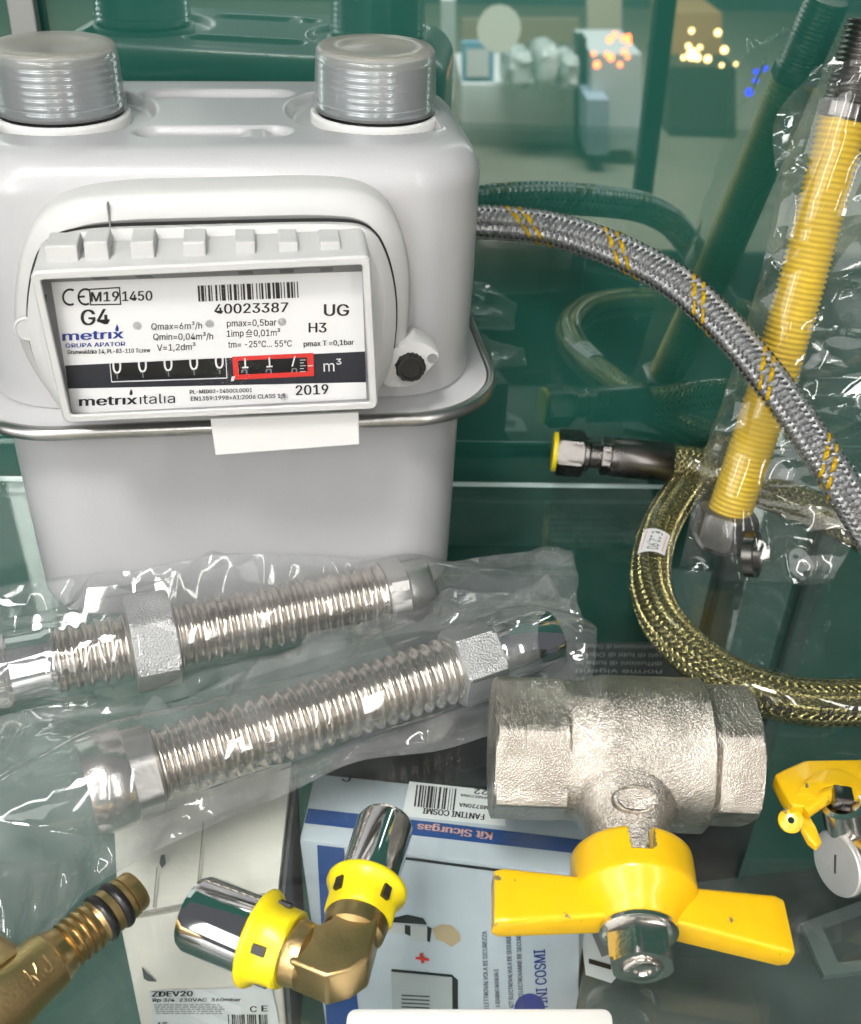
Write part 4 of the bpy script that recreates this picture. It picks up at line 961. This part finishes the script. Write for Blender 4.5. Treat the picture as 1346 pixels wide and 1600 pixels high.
# lower connector bag, with a wide loose tail at the lower left
A2 = [P(x_, y_, z_) for x_, y_, z_ in ((-60, 1130, .004), (60, 1112, .012), (180, 1104, .015), (270, 1098, .012), (360, 1058, .014), (470, 1010, .018), (580, 968, .018), (690, 938, .014), (780, 925, .014), (850, 935, .014), (905, 955, .014))]
C2_ = [P(x_, y_, zc2) for x_, y_ in ((-60, 1292), (60, 1256), (180, 1217), (270, 1188), (360, 1159), (470, 1123), (580, 1088), (690, 1052), (780, 1022), (850, 1000))]+[P(925, 1000, .012)]
B2 = [P(x_, y_, .001) for x_, y_ in ((-60, 1600), (40, 1500), (130, 1400), (215, 1345), (330, 1290), (450, 1240), (560, 1190), (690, 1172), (790, 1140), (870, 1110), (938, 1086))]
R2 = [.007, .0130, .0178, .0165, .0142, .0142, .0142, .0150, .0150, .0118, .007]
F2 = film(A2, C2_, B2, R2, nrm([0, -.2, 1]), .0048, 12, tight=.10, fl=.0008, ani=(-.3, 1.0))
K2 = film(A2, [p*[1, 1, 0]+[0, 0, .0016] for p in np.array(C2_)], B2, [.0001]*11, [0, 0, 1], .0014, 15, side=0, tight=1, fl=.0005)
bag('plastic_bag', 'crumpled clear bag round the lower stainless connector, spreading to the left edge', F2, K2, P(450, 1150, 0), 'clear bags round the stainless connectors')
# little brown stain on the bag
i_, j_ = 0, 0
tgt = np.array([262, 1118.]); 
prj = lambda G: np.stack([673+F_PX*((G-CPOS)@RGT)/((G-CPOS)@FWD), 800-F_PX*((G-CPOS)@UPV)/((G-CPOS)@FWD)], -1)
Q2 = prj(F2); k = np.argmin(np.sum((Q2-tgt)**2, -1)); sp_ = F2.reshape(-1, 3)[k]
# tall bag round the yellow hose
A3 = [PY(1300, 92, .452), PY(1212, 182, .449), PY(1213, 300, .443), PY(1190, 420, .436), PY(1150, 560, .428), PY(1112, 680, .418), PY(1085, 780, .414), PY(1062, 890, .402)]
def hx3(t): return yb+yd*Ly*t
C3 = [hx3(1.12), hx3(.99), hx3(.82), hx3(.63), hx3(.40), hx3(.20), hx3(.03), PY(1150, 892, .400)]
B3 = [PY(1400, 84, .445), PY(1440, 190, .440), PY(1450, 300, .433), PY(1430, 420, .426), PY(1410, 560, .418), PY(1385, 700, .408), PY(1350, 815, .402), PY(1300, 908, .394)]
R3 = [.0100, .0112, .0102, .0102, .0102, .0104, .0150, .0120]
F3 = film(A3, C3, B3, R3, nrm([0, -1, .25]), .0042, 21, tight=.15, ani=(-.5, .6))
K3 = film(A3, [p+[0, .012, 0] for p in np.array(C3)], B3, [.0001]*8, [0, 1, 0], .002, 25, side=0, tight=1)
bag('plastic_bag', 'tall clear bag round the upright yellow corrugated hose', F3, K3, PY(1190, 890, .40), film_mat='film2')
# ================================================================== BOXES UNDER THE GLASS SHELF
def hpl(z): return (np.array([0, 0, z]), CZ)
# white carton
zt_ = -.045
cf = [P(187, 1440, zt_), P(433, 1403, zt_), P(456, 1195, zt_), P(176, 1225, zt_)]
carton = thing('carton', 'worn off white cardboard carton with creased lid and printed label, under the glass shelf', 'box', (cf[0]+cf[2])/2-CZ*.13)
dn = -CZ*.13
mb = MB(); mb.prism([p+dn for p in cf], cf); cb_ = mb.build('carton_body', MT['carton'], carton, smooth=True, bevel=.0012, angle=40)
pf = (cf[0], nrm(np.cross(cf[1]-cf[0], CZ)))
if pf[1][1] > 0: pf = (pf[0], -pf[1])
# lid flap: raised sheet with a bowed edge over the front fold
mb = MB(); e0, e1 = cf[0], cf[1]; bk0, bk1 = cf[3], cf[2]; G = []
for i, u in enumerate(np.linspace(0, 1, 30)):
    row = []
    for v in np.linspace(0, 1, 14):
        p = (e0*(1-u)+e1*u)*(1-v)+(bk0*(1-u)+bk1*u)*v
        row.append(p+CZ*(.0012+.0042*math.sin(PI*min(1, u*1.25))*(1-v)**2*(u < .8)+.0010*(vnoise(np.array(u*6.), np.array(v*6.))-.5))+pf[1]*.001*(1-v))
    G.append(row)
mb.grid(np.array(G)); mb.build('carton_flap', MT['carton'], carton, angle=60)
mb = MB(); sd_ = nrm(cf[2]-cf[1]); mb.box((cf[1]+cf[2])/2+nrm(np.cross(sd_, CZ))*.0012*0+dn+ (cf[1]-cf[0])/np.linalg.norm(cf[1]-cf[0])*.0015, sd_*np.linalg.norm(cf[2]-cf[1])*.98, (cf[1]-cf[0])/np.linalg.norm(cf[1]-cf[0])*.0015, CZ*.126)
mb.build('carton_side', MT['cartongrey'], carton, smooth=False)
mb = MB(); pquad(mb, pf, [(233, 1545), (425, 1540), (455, 1690), (258, 1700)], .0006); lab = mb.build('carton_label', MT['white'], carton, smooth=False)
mb = MB(); q = lambda *a, **k: ptext(mb, pf, *a, lift=.0009, **k)
q('ZDEV20', (238, 1554), (301, 1553), 8, bold=.02); q('Rp 3/4  230VAC  360mbar', (239, 1562), (376, 1561), 5)
q('C', (391, 1578), (401, 1578), 9, bold=.01); q('E', (409, 1577), (418, 1577), 9, bold=.01); q('1/5', (247, 1603), (262, 1603), 9)
for i, xx in enumerate(range(356, 418, 3)):
    if rng.random() < .75: pquad(mb, pf, [(xx, 1582), (xx+rng.uniform(.8, 2.6), 1582), (xx+rng.uniform(3.5, 4.5), 1640), (xx+3, 1640)], .0009)
mb.build('label_print', MT['black'], lab, smooth=False)
mb = MB()
for r_ in range(5):
    xx = 241+r_*.8
    while xx < 345: w_ = rng.uniform(4, 12); pquad(mb, pf, [(xx, 1566+r_*3.4), (xx+w_, 1565.8+r_*3.4), (xx+w_, 1567.4+r_*3.4), (xx, 1567.6+r_*3.4)], .0009); xx += w_+2
mb.build('fine_print', pm('pale_grey_print', (.4, .4, .4), .5), lab, smooth=False)
mb = MB(); pquad(mb, pf, [(222, 1508), (230, 1518), (245, 1532), (232, 1531), (225, 1527)], .0006)
mb.build('torn_patch', MT['cartongrey'], carton, smooth=False)
mb = MB(); tp4 = hpl(zt_+.0034); pquad(mb, tp4, [(252, 1340), (258, 1338), (260, 1352), (254, 1360), (250, 1352)], .0012); mb.build('scuff_mark', MT['cartongrey'], carton, smooth=False)

MT['crease_shade'] = pm('card_crease_shade', (.36, .33, .29), .8)
for pts in ([(318, 1292), (320, 1292), (309, 1420), (306, 1420)], [(246, 1362), (248, 1362), (243, 1425), (240, 1425)], [(196, 1437), (300, 1416), (426, 1401), (426, 1403.5), (300, 1420), (197, 1440)]):  # two lid creases, then the flap edge's shadow painted as a curved strip
    mb = MB(); pquad(mb, hpl(zt_+.0036), pts, .0026); mb.build('crease_shade_line', MT['crease_shade'], carton, smooth=False)
# blue and grey kit box
zk = -.05
kf = [P(468, 1312, zk), P(906, 1367, zk), P(925, 1254, zk), P(492, 1208, zk)]
kdir = nrm(kf[1]-kf[0]); kn = nrm(np.cross(kdir, CZ)); kn = kn if kn[1] < 0 else -kn
kit = thing('kit_box', 'pale blue grey printed box with dark blue bands and barcode label, below the shelf', 'box', (kf[0]+kf[2])/2-CZ*.12)
kpl = (kf[0], nrm(kn+CZ*.12))
kb0 = PL(520, 1680, kpl); kb1 = PL(905, 1690, kpl)
mb = MB(); bot = [kb0, kb1, kf[2]*[1, 1, 0]+[0, 0, kb1[2]], kf[3]*[1, 1, 0]+[0, 0, kb0[2]]]
mb.prism(bot, kf); kbody = mb.build('box_body', MT['kitboard'], kit, bevel=.0009, angle=35)
kt = hpl(zk)
mb = MB(); pquad(mb, kt, [(482, 1264), (700, 1288), (922, 1315), (922, 1337), (700, 1312), (476, 1287)], .0004); pquad(mb, kpl, [(496, 1319), (538, 1324), (566, 1640), (513, 1640)], .0004)
mb.build('blue_band', MT['kitblue'], kit, smooth=False)
mb = MB(); bl = [(640, 1222), (770, 1236), (790, 1252), (790, 1292), (628, 1276)]; pquad(mb, kt, bl, .0004); kl = mb.build('barcode_label', MT['white'], kit, smooth=False)
mb = MB(); xx = 648.
while xx < 712:
    w_ = rng.uniform(1, 4); pquad(mb, kt, [(xx+3, 1228+(xx-648)*.1), (xx+3+w_, 1228+(xx-648)*.1), (xx+w_-1, 1262+(xx-648)*.1), (xx-1, 1262+(xx-648)*.1)], .0007); xx += w_+rng.uniform(1, 3.5)
ptext(mb, kt, 'FANTINI COSMI', (757, 1274), (662, 1264), 9, lift=.0007, bold=.02); ptext(mb, kt, 'M8720NA', (764, 1261), (718, 1256), 6, lift=.0007)
ptext(mb, kt, '22', (762, 1236), (742, 1234), 8, lift=.0007); ptext(mb, kt, 'GPM820NA', (766, 1247), (720, 1242), 4, lift=.0007)
mb.build('label_print', MT['black'], kl, smooth=False)
mb = MB(); ptext(mb, kt, 'C', (549, 1213), (536, 1211), 11, lift=.0007); mb.build('box_mark', MT['black'], kit, smooth=False)
MT['salmon'] = pm('salmon_print', (0.62, 0.36, 0.32), 0.5)
mb = MB(); ptext(mb, kt, 'Kit Sicurgas', (769, 1303), (654, 1289), 11, lift=.0008, bold=.02); mb.build('band_lettering', MT['salmon'], kit, smooth=False)
mb = MB(); pquad(mb, kpl, [(560, 1328), (903, 1372), (903, 1377), (560, 1332)], .0005); pquad(mb, kpl, [(908, 1372), (912, 1372), (914, 1420), (910, 1420)], .0005); mb.build('lid_gap', MT['black'], kit, smooth=False)
mb = MB()
V = lambda s_, a, b, c_, **k: ptext(mb, kpl, s_, a, b, c_, lift=.0006, **k)
V('ELETTROVALVOLA DI SICUREZZA', (764, 1575), (761, 1453), 7); V('A RIARMO MANUALE', (782, 1572), (779, 1512), 7); V('PER GAS', (769, 1600), (768, 1578), 6)
V('KIT ELECTROVALVULA DE SEGURIDAD', (803, 1572), (798, 1450), 7); V("KIT D'ELECTROVANNE DE SECURITE", (818, 1572), (814, 1450), 7)
mb.build('vertical_lettering', pm('slate_print', (0.08, 0.1, 0.16), .5), kit, smooth=False)
mb = MB(); V('FANTINI COSMI', (858, 1605), (852, 1482), 17, bold=.01)
nn_ = 28; pquad(mb, kpl, [(828+24*math.cos(2*PI*i/nn_), 1575+24*math.sin(2*PI*i/nn_)) for i in range(nn_)], .0004)
mb.build('maker_lettering', MT['blue'], kit, smooth=False)
# printed picture: fittings, plus sign, detector
mb = MB()
for x0, x1, y0, y1 in ((608, 633, 1440, 1458), (642, 668, 1444, 1470)): pquad(mb, kpl, [(x0, y0), (x1, y0+2), (x1, y1), (x0, y1-2)], .0005)
mb.build('printed_fittings', pm('print_light_grey', (.55, .55, .55), .5), kit, smooth=False)
mb = MB()
for pts in ([(604, 1436), (636, 1428), (662, 1434), (668, 1444), (612, 1440)], [(668, 1446), (675, 1450), (672, 1472), (666, 1468)], [(633, 1444), (642, 1446), (642, 1462), (633, 1458)], [(612, 1513), (708, 1522), (708, 1526), (612, 1517)], [(706, 1522), (716, 1530), (716, 1600), (706, 1600)]): pquad(mb, kpl, pts, .0003)
for i in range(7): pquad(mb, kpl, [(628, 1552+i*6), (672, 1554+i*6), (672, 1556+i*6), (628, 1554+i*6)], .0007)
mb.build('printed_shadow', MT['black'], kit, smooth=False)
mb = MB(); pquad(mb, kpl, [(676, 1450), (690, 1442), (706, 1444), (718, 1456), (720, 1468), (706, 1478), (694, 1470), (682, 1466)], .0006); mb.build('printed_elbow', pm('print_tan', (.52, .40, .24), .5), kit, smooth=False)
mb = MB(); pquad(mb, kpl, [(650, 1493), (671, 1496), (671, 1500), (650, 1497)], .0006); pquad(mb, kpl, [(656, 1487), (661, 1487), (664, 1503), (659, 1503)], .0007); mb.build('plus_sign', MT['red'], kit, smooth=False)
mb = MB(); pquad(mb, kpl, [(612, 1517), (707, 1526), (708, 1640), (616, 1640)], .0005); mb.build('printed_detector', pm('print_pale', (.40, .42, .42), .5), kit, smooth=False)

# charcoal box with upside-down white lettering behind the valve
zd = -.085
df = [P(500, 1222, zd), P(1196, 1240, zd), P(1098, 1002, zd), P(640, 1002, zd)]
dbox = thing('printed_box', 'charcoal box with lines of upside down white print, under the shelf behind the ball valve', 'box', (df[0]+df[2])/2-CZ*.1)
mb = MB(); mb.prism([p-CZ*.1 for p in df], df); mb.build('box_body', MT['darkbox'], dbox, bevel=.0012, angle=35)
mb = MB(); dp = hpl(zd)
for s_, y_ in (('di automazioni di Gavardo', 1008), ('reti di tubi di Ottone', 1021), ('diffusioni di tutte le', 1034), ('norme vigenti', 1047), ('in materia di gas', 1060)):
    ptext(mb, dp, s_, (1034, y_+2), (900, y_), 6.5, lift=.0008, bold=.0)
mb.build('white_lettering', pm('dim_white_print', (.35, .35, .35), .5), dbox, smooth=False)
# flat charcoal case at the lower right with a pale corner label
zl = -.10
lf = [P(880, 1720, zl), P(1500, 1700, zl), P(1480, 1330, zl), P(930, 1395, zl)]
case = thing('equipment_case', 'dark grey case under the shelf below the yellow handle, with a white hexagonal label', 'case', (lf[0]+lf[2])/2-CZ*.1)
mb = MB(); mb.prism([p-CZ*.1 for p in lf], lf); mb.build('case_body', pm('case_grey', (.060, .075, .070), .4, var=.2, vscale=25), case, bevel=.0015, angle=35)
lp_ = hpl(zl)
mb = MB(); pquad(mb, lp_, [(905, 1440), (985, 1440), (990, 1500), (955, 1538), (915, 1525)], .0008); hl = mb.build('hexagonal_label', MT['white'], case, smooth=False)
mb = MB(); pquad(mb, lp_, [(920, 1500), (955, 1510), (955, 1518), (920, 1508)], .0011); mb.build('label_stripe', MT['black'], hl, smooth=False)
mb = MB(); pquad(mb, lp_, [(925, 1462), (955, 1455), (968, 1488), (940, 1498)], .0011); mb.build('label_panel', MT['greyprint'], hl, smooth=False)
fo = [P(x_, y_, zl+.003) for x_, y_ in ((1252, 1442), (1420, 1380), (1480, 1500), (1288, 1524))]  # frame shape added in place of a reflection
ctr = sum(fo)/4; fi = [ctr+(p-ctr)*.70 for p in fo]
mb = MB(); zz = CZ*.003
for i in range(4):
    j = (i+1) % 4; mb.add([fo[i], fo[j], fi[j], fi[i], fo[i]-zz, fo[j]-zz, fi[j]-zz, fi[i]-zz], [(0, 1, 2, 3), (0, 4, 5, 1), (3, 2, 6, 7)])
tag(mb.build('reflection_frame', pm('reflection_grey_green', (.13, .16, .15), .4), org=ctr, smooth=False), 'grey square frame shape added as a reflection, over the dark case at the lower right', 'frame')

# upright of the cabinet, and stripe bars below the shelf
def upright(px, y0, y1, wpx, label, m):
    pl = (PANEL_O-CY*.006, -CY); a, b = PL(px, y0, pl), PL(px, y1, pl); w_ = wpx*np.linalg.norm(b-CPOS)/F_PX
    mb = MB(); mb.box(np.array([a[0], a[1], min(a[2], b[2])]), CX*w_, CY*.006, CZ*abs(a[2]-b[2])); o = mb.build('upright_bar', m, org=b, smooth=False, bevel=.0006)
    return tag(o, label, 'cabinet upright')
MT['alu'] = pm('grey_aluminium', (.36, .37, .36), .35, .6)
upright(8, -160, 330, 34, 'grey metal upright at the top left corner behind the gas meter', MT['alu'])
MT['stripe_tone'] = pm('reflected_stripe_green', (.10, .16, .14), .4, .3)  # solid bars added as stand-ins for stripes reflected in the glass
upright(1178, 772, 1500, 26, 'dim bar added below the shelf as a reflected stripe, inside the loop of the olive hose', MT['stripe_tone'])
upright(1312, 772, 1500, 16, 'thin dim bar added below the shelf as a reflected stripe, at the right edge', MT['stripe_tone'])
# ================================================================== SHOP BEHIND THE CAMERA, SEEN ONLY IN THE GREEN GLASS
def SV(px, py, D): return mirror(PY(px, py, D))
def slab(name, pts, D, depth, m, label=None, cat=None, group=None):
    F_ = np.array([SV(*p, D) for p in pts]); bk = F_-CY*depth
    mb = MB(); mb.prism(F_, bk); o = mb.build(name, m, org=F_.mean(0), smooth=False)
    if label: tag(o, label, cat, group)
    return o
r4 = lambda x0, y0, x1, y1: [(x0, y0), (x1, y0), (x1, y1), (x0, y1)]
MT['counter'] = pm('white_counter_board', (.78, .80, .80), .5, var=.03)
FL = PY(815, 226, 4.0)[2]
mb = MB(); mb.box(np.array([0., -4.2, FL-.02]), np.array([9, 0, 0]), np.array([0, 6.4, 0]), CZ*.02); structure(mb.build('shop_floor', pm('beige_shop_floor', (.38, .355, .285), .4, var=.06, vscale=3), smooth=False))
mb = MB(); mb.box(np.array([0., -5.8, FL]), np.array([9, 0, 0]), np.array([0, .1, 0]), CZ*2.6); structure(mb.build('shop_wall', pm('grey_green_shop_wall', (.10, .15, .15), .6, var=.3, vscale=1.5), smooth=False))
slab('shop_counter', r4(722, 132, 903, 226), 4.0, .5, MT['counter'], 'white counter reflected in the green glass, to the right of the gas meter', 'counter')
slab('door_post', r4(903, 60, 917, 230), 3.9, .1, MT['darkbox'], 'dark post beside the white counter in the green glass reflection', 'post')
pic = slab('picture_board', r4(722, 66, 772, 128), 3.9, .03, pm('pale_blue_board', (.25, .45, .62), .5), 'white and blue picture board standing on the reflected white counter', 'picture board')
mb = MB(); F_ = np.array([SV(*p, 3.895) for p in r4(729, 76, 764, 120)])+CY*.004; mb.fan(F_); mb.build('white_sheet', MT['white'], None, smooth=False, org=None)
ws = bpy.data.objects['white_sheet']; ws.parent = pic; ws.matrix_parent_inverse = Matrix.Translation(-pic.location)
slab('carton', r4(925, 85, 1003, 234), 3.8, .4, pm('pale_carton', (.62, .66, .68), .6), 'tall pale carton reflected in the glass beside the dark post', 'box')
slab('carton', r4(918, 156, 952, 242), 3.7, .3, pm('bluish_carton', (.34, .42, .52), .6), 'small blue grey carton reflected in front of the tall pale carton', 'box')
slab('notice_board', r4(690, 0, 712, 125), 3.6, .05, MT['counter'], 'narrow white board reflected just right of the right pipe cap', 'notice board')
slab('shop_shelf', r4(1046, 104, 1150, 248), 4.2, .4, pm('dark_shop_shelf', (.05, .055, .05), .5), 'dark display shelf reflected below the warm lights', 'shelf')
slab('warm_glow_board', r4(1042, 20, 1128, 103), 4.4, .3, pm('warm_glow_brown', (.42, .26, .12), .5), 'warm brown board painted as the glow reflected behind the lights', 'glow board')  # board coloured as the warm glow behind the bulbs
slab('wall_board', r4(918, -40, 972, 70), 4.6, .05, pm('beige_board', (.48, .42, .33), .6), 'beige wall board reflected above the pale carton', 'board')
slab('wall_board', r4(722, 30, 905, 66), 4.9, .05, pm('brown_board', (.30, .24, .17), .6), 'brown wall board reflected behind the white counter', 'board')
slab('cabinet_door_frame', [(1036, -60), (1066, -60), (1018, 320), (992, 320)], 1.15, .02, pm('green_black_metal', (.012, .02, .018), .6), 'dark slanting door frame of the cabinet, reflected in the green glass', 'door frame')
# wrapped goods on the counter
for i, (x0, y0, x1, y1) in enumerate(((782, 74, 830, 131), (828, 66, 872, 131), (866, 80, 902, 131))):
    a, b = SV(x0, y1, 3.9), SV(x1, y0, 3.9); c_ = (a+b)/2; hw = abs(b[0]-a[0])/2; hh = abs(b[2]-a[2])/2
    th_, ph_ = np.meshgrid(np.linspace(0, PI, 20), np.linspace(0, 2*PI, 28, endpoint=False), indexing='ij')
    d_ = np.stack([np.sin(th_)*np.cos(ph_), np.sin(th_)*np.sin(ph_), np.cos(th_)], -1); e = np.sign(d_)*np.abs(d_)**.6
    k_ = 1+.25*(ridged(ph_*2+i*3, th_*3)-.5); G = c_+e*k_[..., None]*np.array([hw, .12, hh])
    mb = MB(); mb.grid(G, closed_v=True); tag(mb.build('wrapped_parcel', pm('grey_film_wrap', (.5, .54, .53), .25), org=c_), ('left', 'middle', 'right')[i]+' one of three film wrapped parcels on the reflected counter', 'parcel', 'wrapped parcels on the counter')
# small lamps
def bulbs(pts, D, col, st, label, group, r=.010):
    m = emit('lit_bulb', col, st)
    for (px, py, k) in pts:
        c_ = SV(px, py, D); mb = MB(); mb.lathe(c_-CZ*r*k, CZ, [(r*k*(1-math.cos(a)), r*k*math.sin(a)) for a in np.linspace(.05, PI-.05, 9)], 12)
        tag(mb.build('light_bulb', m, org=c_), label, 'lamp', group)
bulbs([(953, 62, 1), (961, 54, .8), (975, 60, 1), (982, 58, .9), (983, 66, .8), (949, 85, .8), (955, 90, 1.1), (976, 81, .9), (933, 101, 1.1), (981, 89, .7), (928, 84, .7), (969, 101, .8)], 3.6, (1, .16, .05), 26, 'small red orange bulb of the string of lights reflected in the glass', 'red string lights')
bulbs([(1082, 85, 2.0), (1090, 90, 1.2), (1076, 72, .9), (1106, 92, 1.2), (1081, 48, .9), (1094, 74, .8), (1068, 90, .8), (1122, 51, 1.1), (1132, 78, 1.2), (1128, 102, .7), (1150, 100, .6)], 4.2, (1, .58, .22), 30, 'small warm yellow bulb reflected in front of the painted warm glow', 'warm string lights')
bulbs([(1171, 144, 1.0), (1181, 126, .6), (1182, 112, .6), (1196, 107, .6)], 3.4, (.01, .02, 1), 22, 'tiny bright blue lamp reflected in the green glass', 'blue lamps')
bulbs([(780, 45, 2.6)], 3.0, (.9, .85, .7), 2.2, 'round pale lamp reflected above the white counter', None, r=.022)
